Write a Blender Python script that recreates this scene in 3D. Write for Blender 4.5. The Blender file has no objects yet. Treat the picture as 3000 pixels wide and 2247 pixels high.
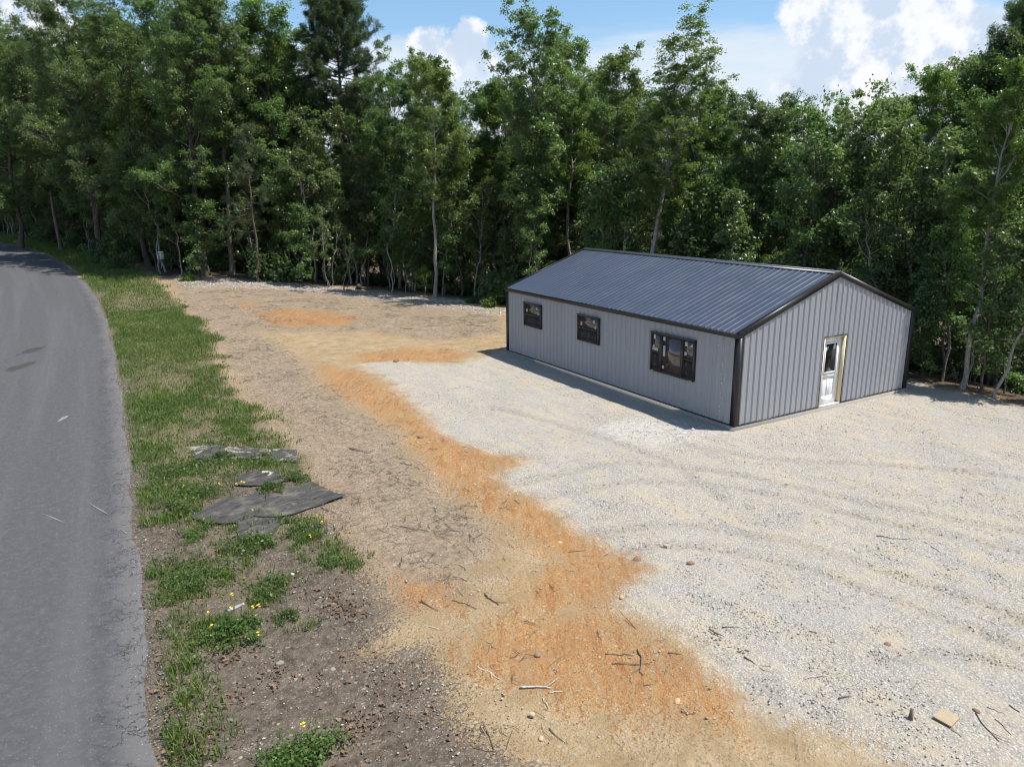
import bpy, math, random, time
_T0 = time.time()
import numpy as np
from mathutils import Vector, Matrix

random.seed(7)
rng = np.random.default_rng(7)
R = math.radians
SC = bpy.context.scene
COL = SC.collection

# ------------------------------------------------------------------ camera
CAM = np.array([-14.7233, -13.2349, 6.2209])
FPX, PAN, PIT, ROL = 2139.46, 0.5305, 0.2510, -0.0098       # focal length in photo pixels (3000 wide)
FW = np.array([math.sin(PAN) * math.cos(PIT), math.cos(PAN) * math.cos(PIT), -math.sin(PIT)])
RT0 = np.array([math.cos(PAN), -math.sin(PAN), 0.0])
UP0 = np.cross(RT0, FW)
RT = math.cos(ROL) * RT0 + math.sin(ROL) * UP0
UP = -math.sin(ROL) * RT0 + math.cos(ROL) * UP0
cd = bpy.data.cameras.new('camera')
cam = bpy.data.objects.new('camera', cd)
COL.objects.link(cam)
cd.sensor_width = 36.0
cd.lens = FPX / 3000.0 * 36.0
cd.clip_start = 0.1
cd.clip_end = 5000
cam.matrix_world = Matrix(((RT[0], UP[0], -FW[0], CAM[0]), (RT[1], UP[1], -FW[1], CAM[1]),
                           (RT[2], UP[2], -FW[2], CAM[2]), (0, 0, 0, 1)))
SC.camera = cam

# ------------------------------------------------------------------ light and exposure
SUN_EL, SUN_AZ = R(65.0), R(131.0)          # azimuth clockwise from +Y
SC.view_settings.view_transform = 'Standard'
SC.view_settings.look = 'None'
SC.view_settings.exposure = 0.42
SC.view_settings.gamma = 1.0
SC.view_settings.use_curve_mapping = False
SC.render.engine = 'CYCLES'
SC.cycles.max_bounces = 6
SC.cycles.diffuse_bounces = 4
SC.cycles.glossy_bounces = 3
SC.cycles.transmission_bounces = 4
SC.cycles.transparent_max_bounces = 6
SC.cycles.filter_width = 1.05
SC.cycles.sample_clamp_indirect = 4.0
SC.cycles.use_adaptive_sampling = True
SC.cycles.adaptive_threshold = 0.02
SC.cycles.use_denoising = True
try:
    SC.cycles.denoiser = 'OPENIMAGEDENOISE'
    SC.cycles.denoising_prefilter = 'ACCURATE'
except Exception:
    pass
sd = bpy.data.lights.new('sun', 'SUN')
sd.energy = 5.0
sd.angle = R(0.53)
sd.color = (1.0, 0.95, 0.875)
sun = bpy.data.objects.new('sun', sd)
COL.objects.link(sun)
S = Vector((math.sin(SUN_AZ) * math.cos(SUN_EL), math.cos(SUN_AZ) * math.cos(SUN_EL), math.sin(SUN_EL)))
sun.rotation_euler = S.to_track_quat('Z', 'Y').to_euler()
sun.location = S * 60


# ------------------------------------------------------------------ node helper
class NT:
    def __init__(s, tree):
        s.t = tree; s.n = tree.nodes; s.l = tree.links

    def put(s, sock, v):
        if isinstance(v, bpy.types.NodeSocket):
            s.l.new(v, sock)
        elif v is not None:
            try:
                sock.default_value = v
            except Exception:
                sock.default_value = tuple(v) + (1.0,)

    def node(s, typ, ins=(), out=0, **kw):
        n = s.n.new(typ)
        for k, v in kw.items():
            setattr(n, k, v)
        for k, v in (ins.items() if isinstance(ins, dict) else enumerate(ins)):
            s.put(n.inputs[k], v)
        return n.outputs[out] if out is not None else n

    def m(s, op, a, b=None, c=None, clamp=False):
        return s.node('ShaderNodeMath', [a, b, c], operation=op, use_clamp=clamp)

    def vm(s, op, a, b=None, out=0):
        return s.node('ShaderNodeVectorMath', [a, b], out=out, operation=op)

    def noise(s, vec, scale, detail=4, rough=0.55, out=0, dist=0.0):
        return s.node('ShaderNodeTexNoise', {'Vector': vec, 'Scale': scale, 'Detail': detail, 'Roughness': rough,
                                             'Distortion': dist}, out=out)

    def voro(s, vec, scale, out=0, feature='F1', rand=1.0):
        return s.node('ShaderNodeTexVoronoi', {'Vector': vec, 'Scale': scale, 'Randomness': rand}, out=out, feature=feature)

    def mix(s, f, a, b, blend='MIX'):
        n = s.n.new('ShaderNodeMix')
        n.data_type = 'RGBA'; n.blend_type = blend; n.clamp_factor = True
        s.put(n.inputs[0], f); s.put(n.inputs[6], a); s.put(n.inputs[7], b)
        return n.outputs[2]

    def ramp(s, v, lo, hi, a=0.0, b=1.0):
        n = s.n.new('ShaderNodeMapRange')
        n.interpolation_type = 'SMOOTHSTEP'
        for k, x in enumerate((v, lo, hi, a, b)):
            s.put(n.inputs[k], x)
        return n.outputs[0]

    def attr(s, name, out=2):
        return s.node('ShaderNodeAttribute', out=out, attribute_name=name)

    def sep(s, v):
        n = s.n.new('ShaderNodeSeparateXYZ'); s.put(n.inputs[0], v)
        return n.outputs

    def comb(s, x, y, z=0.0):
        return s.node('ShaderNodeCombineXYZ', [x, y, z])

    def bump(s, h, strength=0.5, dist=0.02, normal=None):
        return s.node('ShaderNodeBump', {'Strength': strength, 'Distance': dist, 'Height': h, 'Normal': normal})


def material(name):
    m = bpy.data.materials.new(name)
    m.use_nodes = True
    nt = NT(m.node_tree)
    b = nt.n['Principled BSDF']
    return m, nt, b


def pset(nt, b, **kw):
    names = {'color': 'Base Color', 'rough': 'Roughness', 'spec': 'Specular IOR Level', 'metal': 'Metallic',
             'normal': 'Normal', 'coat': 'Coat Weight', 'sheen': 'Sheen Weight'}
    for k, v in kw.items():
        sock = b.inputs[names[k]]
        if isinstance(v, tuple) and len(v) == 3:
            v = v + (1.0,)
        nt.put(sock, v)


# ------------------------------------------------------------------ sky
def px_dir(u, v):
    d = FW * FPX + RT * (u - 1500.0) - UP * (v - 1123.5)
    return d / np.linalg.norm(d)


def build_world():
    w = bpy.data.worlds.new('World')
    SC.world = w
    w.use_nodes = True
    w.cycles.sampling_method = 'MANUAL'
    w.cycles.sample_map_resolution = 256
    nt = NT(w.node_tree)
    bg = nt.n['Background']
    sky = nt.n.new('ShaderNodeTexSky')
    sky.sky_type = 'NISHITA'
    sky.sun_disc = False
    sky.sun_elevation = SUN_EL
    sky.sun_rotation = SUN_AZ
    sky.air_density = 1.0
    sky.dust_density = 0.7
    sky.ozone_density = 2.0
    strength = 0.14
    D = nt.node('ShaderNodeTexCoord', out='Generated')
    x, y, z = nt.sep(D)
    az = nt.m('ARCTAN2', x, y)
    el = nt.m('ARCSINE', z)
    # thin veil low over the woods, ragged upper edge
    st = nt.comb(nt.m('MULTIPLY', az, 2.2), nt.m('MULTIPLY', el, 11.0), 0.0)
    n1 = nt.noise(st, 2.0, 4, 0.6)
    edge = nt.m('ADD', nt.m('MULTIPLY', nt.m('SUBTRACT', n1, 0.5), 0.07), nt.m('MULTIPLY', el, -1.0))
    veil = nt.ramp(edge, -0.200, -0.165)
    n2 = nt.noise(st, 5.0, 3, 0.6)
    veil = nt.m('MULTIPLY', veil, nt.ramp(n2, 0.2, 0.75, 0.7, 0.95))
    # high thin wisps
    pl = nt.comb(nt.m('DIVIDE', x, nt.m('ADD', z, 0.12)), nt.m('DIVIDE', y, nt.m('ADD', z, 0.12)), 0.0)
    n3 = nt.noise(pl, 0.55, 4, 0.6, dist=0.6)
    wisps = nt.ramp(n3, 0.52, 0.78, 0.0, 0.55)
    # cumulus: soft spheres of direction broken up by fractal noise
    blobs = [(1262, 130, 46), (1240, 160, 46), (1368, 105, 44), (1385, 140, 48), (1320, 175, 60), (1420, 190, 40),
             (2420, 30, 100), (2560, 60, 130), (2700, 30, 110), (2640, 150, 110), (2500, 200, 120), (2400, 250, 100),
             (2560, 280, 110), (2460, 330, 120), (2750, 190, 70), (2350, 330, 70), (2620, 340, 90), (2850, 90, 60),
             (2150, 340, 45), (2120, 300, 40), (90, 40, 70), (-100, 90, 140), (3300, 60, 150), (3600, 180, 160), (-500, 40, 190)]
    Dn = nt.vm('NORMALIZE', D)
    field = None
    for (u, v, r) in blobs:
        d = px_dir(u, v)
        rr = r / FPX
        dist = nt.vm('DISTANCE', Dn, tuple(d), out=1)
        g = nt.m('MULTIPLY_ADD', dist, -1.0 / (rr * 1.35), 1.0)
        field = g if field is None else nt.m('SMOOTH_MAX', field, g, 0.25)
    nb = nt.noise(Dn, 26.0, 6, 0.62)
    nb2 = nt.noise(Dn, 9.0, 2, 0.5)
    dens = nt.m('ADD', field, nt.m('MULTIPLY', nt.m('SUBTRACT', nb, 0.5), 1.15))
    dens = nt.m('ADD', dens, nt.m('MULTIPLY', nt.m('SUBTRACT', nb2, 0.5), 0.7))
    cum = nt.ramp(dens, 0.12, 0.42, 0.0, 0.95)
    # fair-weather cumulus over the rest of the dome
    n4 = nt.noise(pl, 0.9, 5, 0.58)
    rest = nt.m('MULTIPLY', nt.ramp(n4, 0.60, 0.70), nt.ramp(el, 0.28, 0.45))
    cum = nt.m('MAXIMUM', cum, nt.m('MULTIPLY', rest, 0.9))
    lump = nt.noise(nt.vm('ADD', Dn, (0.02, -0.015, 0.02)), 26.0, 4, 0.55)
    lit = nt.ramp(nt.m('ADD', nt.m('SUBTRACT', nb, lump), nt.m('MULTIPLY', nt.m('SUBTRACT', nb2, 0.5), 0.5)), -0.13, 0.12)
    skyc = nt.vm('SCALE', sky.outputs[0], None)
    skyc.node.inputs['Scale'].default_value = strength
    skyc = nt.mix(1.0, skyc, (0.80, 0.91, 0.93, 1), 'MULTIPLY')
    c = nt.mix(nt.m('MAXIMUM', veil, wisps), skyc, (0.60, 0.655, 0.72, 1))
    ccol = nt.mix(lit, (0.48, 0.56, 0.68, 1), (0.74, 0.75, 0.77, 1))
    c = nt.mix(cum, c, ccol)
    nt.put(bg.inputs[0], c)
    bg.inputs[1].default_value = 1.0


build_world()


# ------------------------------------------------------------------ terrain
def sst(a, b, x):
    t = np.clip((x - a) / (b - a), 0, 1)
    return t * t * (3 - 2 * t)


def lowfreq(x, y):
    return (0.05 * np.sin(x * 0.43 + 1.3) * np.sin(y * 0.37 + .4) + 0.035 * np.sin(x * 0.9 + y * 0.7)
            + 0.02 * np.sin(x * 1.9 - y * 1.3 + 2.0))


PAD = np.array([(-6.5, 60), (-4.0, 50), (-1.0, 40), (3.0, 33.6), (6.0, 23.0), (9.3, 13), (9.4, 2.5), (9.2, 0), (8.9, -3.5),
                (8.9, -12), (9, -40), (-200, -40), (-200, 200), (-30, 140), (-14, 80)], float)


# line where the clearing meets the woods
FEDGE = np.array([(-50, 118), (-36, 107), (-29, 99), (-25, 92), (-20.3, 82), (-15.6, 66), (-12.2, 55), (-9.8, 48.5), (-10.2, 43.2), (-6.9, 42), (-4.4, 39.4), (-0.5, 36.4), (2.6, 33.4), (4.9, 30.2),
                  (6.2, 23), (8.9, 14), (9.6, 2.5), (9.5, 0.4), (9.6, -1.2), (9.3, -3.6), (9.5, -14), (10, -40), (-60, -40), (-80, 110)], float)


def seg_sdf(poly, P):
    """signed distance to a polygon, positive inside"""
    P = np.asarray(P, float)
    d2 = np.full(len(P), 1e18)
    ins = np.zeros(len(P), bool)
    n = len(poly)
    for i in range(n):
        a = poly[i]; b = poly[(i + 1) % n]
        e = b - a
        w = P - a
        t = np.clip((w @ e) / (e @ e + 1e-12), 0, 1)
        q = w - t[:, None] * e
        d2 = np.minimum(d2, (q * q).sum(1))
        c = (a[1] > P[:, 1]) != (b[1] > P[:, 1])
        with np.errstate(divide='ignore', invalid='ignore'):
            xi = (b[0] - a[0]) * (P[:, 1] - a[1]) / (b[1] - a[1]) + a[0]
        ins ^= c & (P[:, 0] < xi)
    return np.sqrt(d2) * np.where(ins, 1, -1)


def height(x, y):
    x = np.atleast_1d(np.asarray(x, float)); y = np.atleast_1d(np.asarray(y, float))
    yy = np.maximum(0, y - 12)
    r = 0.045 * yy * yy / (yy + 9.0)
    r = np.minimum(r, 3.0 + 0.0 * r)
    w = 1.0 - 0.75 * sst(-7, 5, x)
    flat = np.maximum(sst(0.6, 2.5, np.maximum(np.maximum(-x, x - 7.7), np.maximum(-y, y - 12.2))), 0.0)
    road = 1 - sst(-14.2, -13.2, x)
    amp = flat * (1 - 0.8 * road) * (1 - 0.9 * sst(60, 140, np.hypot(x, y)))
    z = r * w + lowfreq(x, y) * amp
    out = np.maximum(0, -seg_sdf(PAD, np.stack([x, y], 1)))
    drop = 0.30 * out * out / (out + 3.0)
    z = z - np.minimum(drop, 4.0 + 0.0 * drop)
    z = z - 0.05 * road * 0
    return z


def hz(x, y):
    return float(height([x], [y])[0])


def ground_pts(uv):
    """where the rays through photo pixels (u, v) meet the ground"""
    uv = np.asarray(uv, float).reshape(-1, 2)
    d = FW * FPX + RT * (uv[:, :1] - 1500.0) - UP * (uv[:, 1:] - 1123.5)
    d /= np.linalg.norm(d, axis=1)[:, None]
    t = np.full(len(d), 4.0); prev = t.copy(); hit = np.zeros(len(d), bool)
    for _ in range(150):
        p = CAM + d * t[:, None]
        hit |= p[:, 2] <= height(p[:, 0], p[:, 1])
        if hit.all(): break
        go = ~hit
        prev[go] = t[go]; t[go] *= 1.035
    lo, hi = prev.copy(), t.copy()
    for _ in range(18):
        mid = (lo + hi) / 2
        p = CAM + d * mid[:, None]
        under = p[:, 2] <= height(p[:, 0], p[:, 1])
        hi = np.where(under, mid, hi); lo = np.where(under, lo, mid)
    return CAM + d * hi[:, None]


def ground_px(u, v):
    return ground_pts([(u, v)])[0]


DS = 3000.0 / 2212.0


def poly_px(pts, s=DS):
    return ground_pts(np.asarray(pts, float) * s)[:, :2]


# ------------------------------------------------------------------ mesh helpers
def mesh_np(name, V, Q=None, T=None, smooth=False, attrs=None):
    me = bpy.data.meshes.new(name)
    V = np.asarray(V, np.float32).reshape(-1, 3)
    me.vertices.add(len(V))
    me.vertices.foreach_set('co', V.ravel())
    parts = []; tot = []
    if Q is not None and len(Q):
        Q = np.asarray(Q, np.int32).reshape(-1, 4); parts.append(Q.ravel()); tot.append(np.full(len(Q), 4, np.int32))
    if T is not None and len(T):
        T = np.asarray(T, np.int32).reshape(-1, 3); parts.append(T.ravel()); tot.append(np.full(len(T), 3, np.int32))
    loops = np.concatenate(parts); tot = np.concatenate(tot)
    me.loops.add(len(loops))
    me.loops.foreach_set('vertex_index', loops)
    me.polygons.add(len(tot))
    me.polygons.foreach_set('loop_start', np.concatenate([[0], np.cumsum(tot)[:-1]]).astype(np.int32))
    me.polygons.foreach_set('loop_total', tot)
    if smooth:
        me.polygons.foreach_set('use_smooth', np.ones(len(tot), bool))
    for k, a in (attrs or {}).items():
        at = me.attributes.new(k, 'FLOAT', 'POINT')
        at.data.foreach_set('value', np.asarray(a, np.float32))
    me.update(calc_edges=True)
    me.validate()
    return me


def link(name, me, mat=None, parent=None, loc=None, **tags):
    o = bpy.data.objects.new(name, me)
    COL.objects.link(o)
    if mat is not None and me is not None and not len(me.materials):
        me.materials.append(mat)
    if parent is not None:
        o.parent = parent
    if loc is not None:
        o.location = loc
    for k, v in tags.items():
        o[k] = v
    return o


def empty(name, loc=(0, 0, 0), **tags):
    o = bpy.data.objects.new(name, None)
    COL.objects.link(o)
    o.location = loc
    o.empty_display_size = 0.3
    for k, v in tags.items():
        o[k] = v
    return o


class MB:
    """collects boxes, prisms and tubes into one mesh"""
    def __init__(s):
        s.V = []; s.Q = []; s.T = []; s.n = 0

    def add(s, V, Q=(), T=()):
        V = np.asarray(V, float).reshape(-1, 3)
        s.V.append(V)
        if len(Q): s.Q.append(np.asarray(Q, int).reshape(-1, 4) + s.n)
        if len(T): s.T.append(np.asarray(T, int).reshape(-1, 3) + s.n)
        s.n += len(V)

    def box(s, x0, x1, y0, y1, z0, z1):
        V = [(x0, y0, z0), (x1, y0, z0), (x1, y1, z0), (x0, y1, z0), (x0, y0, z1), (x1, y0, z1), (x1, y1, z1), (x0, y1, z1)]
        s.add(V, [(0, 3, 2, 1), (4, 5, 6, 7), (0, 1, 5, 4), (1, 2, 6, 5), (2, 3, 7, 6), (3, 0, 4, 7)])

    def prism(s, poly, vec):
        """polygon (3D points, in order) pushed along vec"""
        P = np.asarray(poly, float); n = len(P)
        V = np.vstack([P, P + np.asarray(vec, float)])
        Q = [(i, (i + 1) % n, n + (i + 1) % n, n + i) for i in range(n)]
        T = []
        for k in range(1, n - 1):
            T.append((0, k + 1, k)); T.append((n, n + k, n + k + 1))
        s.add(V, Q, T)

    def tube(s, P, r, sides=6, cap=True):
        V, Q, T = tube(np.asarray(P, float), np.asarray(r, float), sides, cap)
        s.add(V, Q, T)

    def mesh(s, name, smooth=False):
        return mesh_np(name, np.vstack(s.V), np.vstack(s.Q) if s.Q else None, np.vstack(s.T) if s.T else None, smooth)

    def build(s, name, mat, parent=None, smooth=False, **tags):
        return link(name, s.mesh(name, smooth), mat, parent, **tags)


def tube(P, r, sides, cap=False):
    n = len(P)
    T = np.gradient(P, axis=0)
    T /= np.linalg.norm(T, axis=1)[:, None] + 1e-9
    ref = np.array([0.31, 0.95, 0.05]) if abs(T[:, 2]).mean() > 0.6 else np.array([0.05, 0.03, 1.0])
    A = np.cross(T, ref); A /= np.linalg.norm(A, axis=1)[:, None] + 1e-9
    B = np.cross(T, A)
    ang = np.arange(sides) * 2 * math.pi / sides
    V = P[:, None, :] + r[:, None, None] * (np.cos(ang)[None, :, None] * A[:, None, :] + np.sin(ang)[None, :, None] * B[:, None, :])
    V = V.reshape(-1, 3)
    i = np.arange(n - 1)[:, None] * sides; j = np.arange(sides)[None, :]; j2 = (j + 1) % sides
    Q = np.stack([i + j, i + j2, i + sides + j2, i + sides + j], -1).reshape(-1, 4)
    Tt = []
    if cap:
        c = len(V)
        V = np.vstack([V, P[0], P[-1]])
        for k in range(sides):
            Tt.append((c, (k + 1) % sides, k)); Tt.append((c + 1, (n - 1) * sides + k, (n - 1) * sides + (k + 1) % sides))
    return V, Q, np.array(Tt, int).reshape(-1, 3)


# ------------------------------------------------------------------ materials
def pos_node(nt):
    return nt.node('ShaderNodeNewGeometry', out='Position')


def obj_node(nt):
    return nt.node('ShaderNodeTexCoord', out='Object')


def mat_simple(name, color, rough=0.6, spec=0.4, var=0.12, scale=6.0, bump=0.0, bscale=60.0, world=True):
    m, nt, b = material(name)
    P = pos_node(nt) if world else obj_node(nt)
    n = nt.noise(P, scale, 5, 0.6)
    c0 = tuple(max(0, c * (1 - var)) for c in color) + (1,)
    c1 = tuple(min(1, c * (1 + var)) for c in color) + (1,)
    pset(nt, b, color=nt.mix(n, c0, c1), rough=rough, spec=spec)
    if bump:
        pset(nt, b, normal=nt.bump(nt.noise(P, bscale, 4, 0.6), bump, 0.01))
    return m


def mat_panel(name, color, rough, spec, dust, metal=0.0):
    m, nt, b = material(name)
    P = pos_node(nt)
    rnd = nt.node('ShaderNodeObjectInfo', out='Random')
    x, y, z = nt.sep(P)
    streak = nt.noise(nt.comb(nt.m('MULTIPLY', x, 9.0), nt.m('MULTIPLY', y, 9.0), nt.m('MULTIPLY', z, 0.7)), 1.0, 4, 0.6)
    blot = nt.noise(P, 1.3, 5, 0.6)
    c = nt.mix(rnd, tuple(k * 0.965 for k in color) + (1,), tuple(k * 1.03 for k in color) + (1,))
    c = nt.mix(nt.ramp(streak, 0.45, 0.8, 0, dust), c, (0.42, 0.38, 0.33, 1))
    low = nt.m('MULTIPLY', nt.ramp(z, 0.75, 0.1, 0, 0.45), nt.ramp(blot, 0.35, 0.7))
    c = nt.mix(nt.m('MULTIPLY', low, dust * 4.0), c, (0.46, 0.40, 0.33, 1))
    pset(nt, b, color=c, rough=nt.ramp(blot, 0.3, 0.7, rough - 0.06, rough + 0.08), spec=spec, metal=metal)
    # oil-canning of thin sheet
    pset(nt, b, normal=nt.bump(nt.noise(P, 2.2, 2, 0.4), 0.10, 0.02))
    return m


M = {}
M['wall'] = mat_panel('grey_steel', (0.295, 0.304, 0.322), 0.42, 0.5, 0.12)
M['roof'] = mat_panel('charcoal_roof_steel', (0.043, 0.055, 0.082), 0.34, 0.6, 0.02)
M['trim'] = mat_simple('black_trim', (0.017, 0.015, 0.014), 0.38, 0.5, 0.1)
M['ridge'] = mat_simple('ridge_steel', (0.05, 0.056, 0.070), 0.34, 0.55, 0.08)
M['bronze'] = mat_simple('bronze_vinyl', (0.036, 0.030, 0.027), 0.42, 0.5, 0.08)
M['concrete'] = mat_simple('concrete', (0.29, 0.27, 0.24), 0.9, 0.2, 0.22, 5.0, 0.4, 50)
M['white'] = mat_simple('white_paint', (0.78, 0.78, 0.79), 0.4, 0.45, 0.03)
M['paper'] = mat_simple('paper', (0.44, 0.45, 0.41), 0.8, 0.2, 0.05, 30)
M['pine_wood'] = mat_simple('raw_pine', (0.70, 0.60, 0.36), 0.7, 0.25, 0.10, 8)
M['primed_wood'] = mat_simple('primed_pine', (0.66, 0.58, 0.47), 0.7, 0.25, 0.06, 8)
M['steel'] = mat_simple('nickel', (0.42, 0.40, 0.37), 0.35, 0.6, 0.05)
M['steel'].node_tree.nodes['Principled BSDF'].inputs['Metallic'].default_value = 0.9
M['screw'] = mat_simple('screw', (0.12, 0.125, 0.14), 0.5, 0.4, 0.1)
M['sealant'] = mat_simple('sealant', (0.70, 0.70, 0.68), 0.7, 0.3, 0.1, 20)


def mat_glass(name, pane_col):
    m, nt, b = material(name)
    pset(nt, b, color=pane_col, rough=0.03, spec=0.6)
    b.inputs['IOR'].default_value = 1.7
    return m


M['glass'] = mat_glass('window_glass', (0.070, 0.052, 0.045))  # reddish-brown base paints in the ground reflected by the panes
M['dark_glass'] = mat_glass('door_glass', (0.008, 0.008, 0.008))
M['dark_glass'].node_tree.nodes['Principled BSDF'].inputs['IOR'].default_value = 1.25
M['screen'] = mat_simple('insect_screen', (0.028, 0.028, 0.029), 0.75, 0.25, 0.1, 3)


# ------------------------------------------------------------------ ground regions, traced on the photograph and laid on the terrain
ROAD_PX = [(350, 1700), (345, 1657), (333, 1550), (320, 1440), (310, 1320), (300, 1200), (285, 1050), (272, 930), (262, 850),
           (247, 760), (230, 690), (207, 640), (180, 605), (150, 577), (100, 549), (50, 533), (0, 523)]
road_edge = poly_px(ROAD_PX)
road_edge = np.vstack([[road_edge[0] + (0.0, -60)], [road_edge[0] + (0.02, -20)], [road_edge[0] + (0.0, -5)], road_edge])
dlast = road_edge[-1] - road_edge[-3]; dlast /= np.linalg.norm(dlast)
for k in range(1, 9):
    a = k * 0.10
    rot = np.array([[math.cos(a), -math.sin(a)], [math.sin(a), math.cos(a)]])
    road_edge = np.vstack([road_edge, road_edge[-1] + rot @ dlast * 9])
ROAD_W = 6.4

GRASS = [(0, 523), (100, 549), (150, 577), (180, 605), (207, 640), (230, 690), (247, 760), (262, 850), (272, 930), (285, 1050),
         (300, 1110), (360, 1110), (430, 1085), (500, 1060), (580, 1035), (655, 1045), (648, 990), (600, 950), (560, 905), (505, 850),
         (465, 790), (464, 745), (432, 700), (380, 650), (335, 605), (300, 585), (200, 555), (100, 525), (0, 505)]
PATCHES = [[(400, 1130), (440, 1090), (520, 1125), (590, 1130), (585, 1185), (510, 1195), (430, 1190)],
           [(600, 1135), (640, 1125), (700, 1150), (715, 1190), (775, 1215), (740, 1235), (680, 1215), (610, 1160)],
           [(340, 1235), (420, 1215), (520, 1230), (600, 1225), (615, 1290), (540, 1320), (470, 1300), (390, 1330), (345, 1310)],
           [(450, 1345), (500, 1335), (560, 1350), (550, 1400), (470, 1405), (400, 1420), (345, 1450), (330, 1400), (400, 1370)],
           [(600, 1625), (650, 1600), (695, 1625), (680, 1700), (590, 1700)],
           [(340, 1460), (400, 1440), (420, 1500), (380, 1560), (345, 1540)],
           [(345, 1590), (400, 1580), (420, 1640), (360, 1690)],
           [(590, 1335), (640, 1325), (650, 1345), (600, 1355)]]
GRAVEL = [(770, 785), (850, 780), (1000, 785), (1060, 765), (1095, 755), (1140, 720), (1800, 640), (1950, 780), (2000, 830), (2212, 878),
          (2600, 960), (2700, 2100), (2100, 1760), (1950, 1680), (1900, 1640), (1850, 1600), (1750, 1580), (1640, 1540), (1600, 1500), (1530, 1450), (1500, 1400),
          (1420, 1350), (1340, 1310), (1335, 1270), (1420, 1235), (1330, 1190), (1250, 1150), (1180, 1090), (1100, 1060),
          (1070, 1030), (1150, 992), (1090, 985), (1000, 960), (960, 940), (900, 880), (850, 830)]
CLAY = [[(690, 790), (760, 800), (850, 850), (905, 890), (950, 935), (1040, 970), (1150, 985), (1070, 1030), (1130, 1065), (1180, 1095), (1250, 1150),
         (1330, 1190), (1400, 1215), (1420, 1245), (1340, 1260), (1250, 1230), (1180, 1180), (1080, 1110), (1000, 1060), (950, 1020), (900, 960), (880, 930), (800, 880), (720, 840)],
        [(960, 1420), (1010, 1390), (1100, 1345), (1250, 1330), (1340, 1340), (1400, 1380), (1500, 1430), (1590, 1500), (1560, 1570), (1450, 1540), (1350, 1530), (1200, 1500), (1050, 1450)],
        [(1200, 1220), (1330, 1230), (1400, 1240), (1310, 1300), (1130, 1320), (1140, 1270)],
        [(560, 678), (620, 668), (700, 672), (780, 688), (740, 704), (650, 706), (590, 700)],
        [(780, 765), (880, 755), (960, 755), (1010, 768), (960, 780), (860, 782), (790, 782)],
        [(950, 890), (985, 878), (1030, 893), (1000, 905), (960, 903)],
        [(520, 655), (560, 657), (545, 663), (525, 662)],
        [(870, 822), (900, 822), (890, 832), (872, 830)],
        [(870, 1260), (940, 1260), (990, 1300), (900, 1310)],
        [(1480, 930), (1600, 935), (1640, 950), (1560, 968), (1490, 955)]]
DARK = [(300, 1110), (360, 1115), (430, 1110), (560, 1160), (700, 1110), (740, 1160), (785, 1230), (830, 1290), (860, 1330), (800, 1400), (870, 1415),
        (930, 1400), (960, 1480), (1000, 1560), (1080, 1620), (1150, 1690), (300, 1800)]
LITTER = [(350, 600), (600, 605), (900, 640), (1080, 680), (1090, 720), (940, 735), (780, 715), (560, 720), (640, 770), (700, 830), (800, 890), (900, 985), (1000, 1080), (1080, 1140), (1000, 1290),
          (880, 1330), (770, 1220), (700, 1120), (655, 1010), (520, 840), (460, 745)]
RUBBLE = [(380, 598), (560, 605), (750, 622), (1000, 648), (1090, 668), (1090, 685), (950, 664), (760, 640), (560, 624), (420, 622)]
TRACK = [[(1610, 1480), (1720, 1500), (1790, 1640), (1700, 1690), (1640, 1560)], [(1230, 1330), (1330, 1340), (1180, 1480), (1080, 1480)],
         [(1150, 1220), (1380, 1180), (1400, 1200), (1000, 1350), (980, 1330)], [(1960, 1430), (2212, 1390), (2212, 1500), (2030, 1520)]]
RUTS = [[(1120, 1045), (1300, 1000), (1500, 1010), (1750, 1060), (2000, 1110), (2212, 1150)], [(1150, 1078), (1350, 1038), (1550, 1047), (1780, 1097), (2000, 1147), (2212, 1192)],
        [(1480, 962), (1600, 985), (1800, 1000), (2000, 1010), (2212, 1035)], [(1250, 1152), (1500, 1130), (1750, 1180), (2000, 1262), (2212, 1340)],
        [(1290, 1195), (1500, 1172), (1740, 1225), (1980, 1315), (2212, 1400)], [(1060, 880), (1250, 930), (1450, 1000), (1560, 1080)],
        [(1900, 1420), (2050, 1405), (2212, 1440)], [(1650, 1475), (1690, 1560), (1710, 1657)], [(1610, 1480), (1645, 1570), (1660, 1657)]]
POWDER = [(1290, 920), (1400, 900), (1520, 925), (1580, 935), (1480, 950), (1400, 960), (1300, 945)]
PW = {}
PW['gravel'] = [poly_px(GRAVEL)]
PW['clay'] = [poly_px(c) for c in CLAY]
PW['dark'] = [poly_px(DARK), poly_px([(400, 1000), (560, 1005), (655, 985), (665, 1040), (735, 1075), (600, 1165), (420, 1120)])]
PW['litter'] = [poly_px(LITTER)]
PW['grass'] = [poly_px(GRASS)] + [poly_px(c) for c in PATCHES]
PW['rubble'] = [poly_px(RUBBLE)]
PW['track'] = [poly_px(c) for c in TRACK]
PW['powder'] = [poly_px(POWDER)]
PW['forest'] = None


def region(name, P):
    if name == 'forest':
        return -seg_sdf(FEDGE, P)
    return np.max([seg_sdf(q, P) for q in PW[name]], axis=0)


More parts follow.
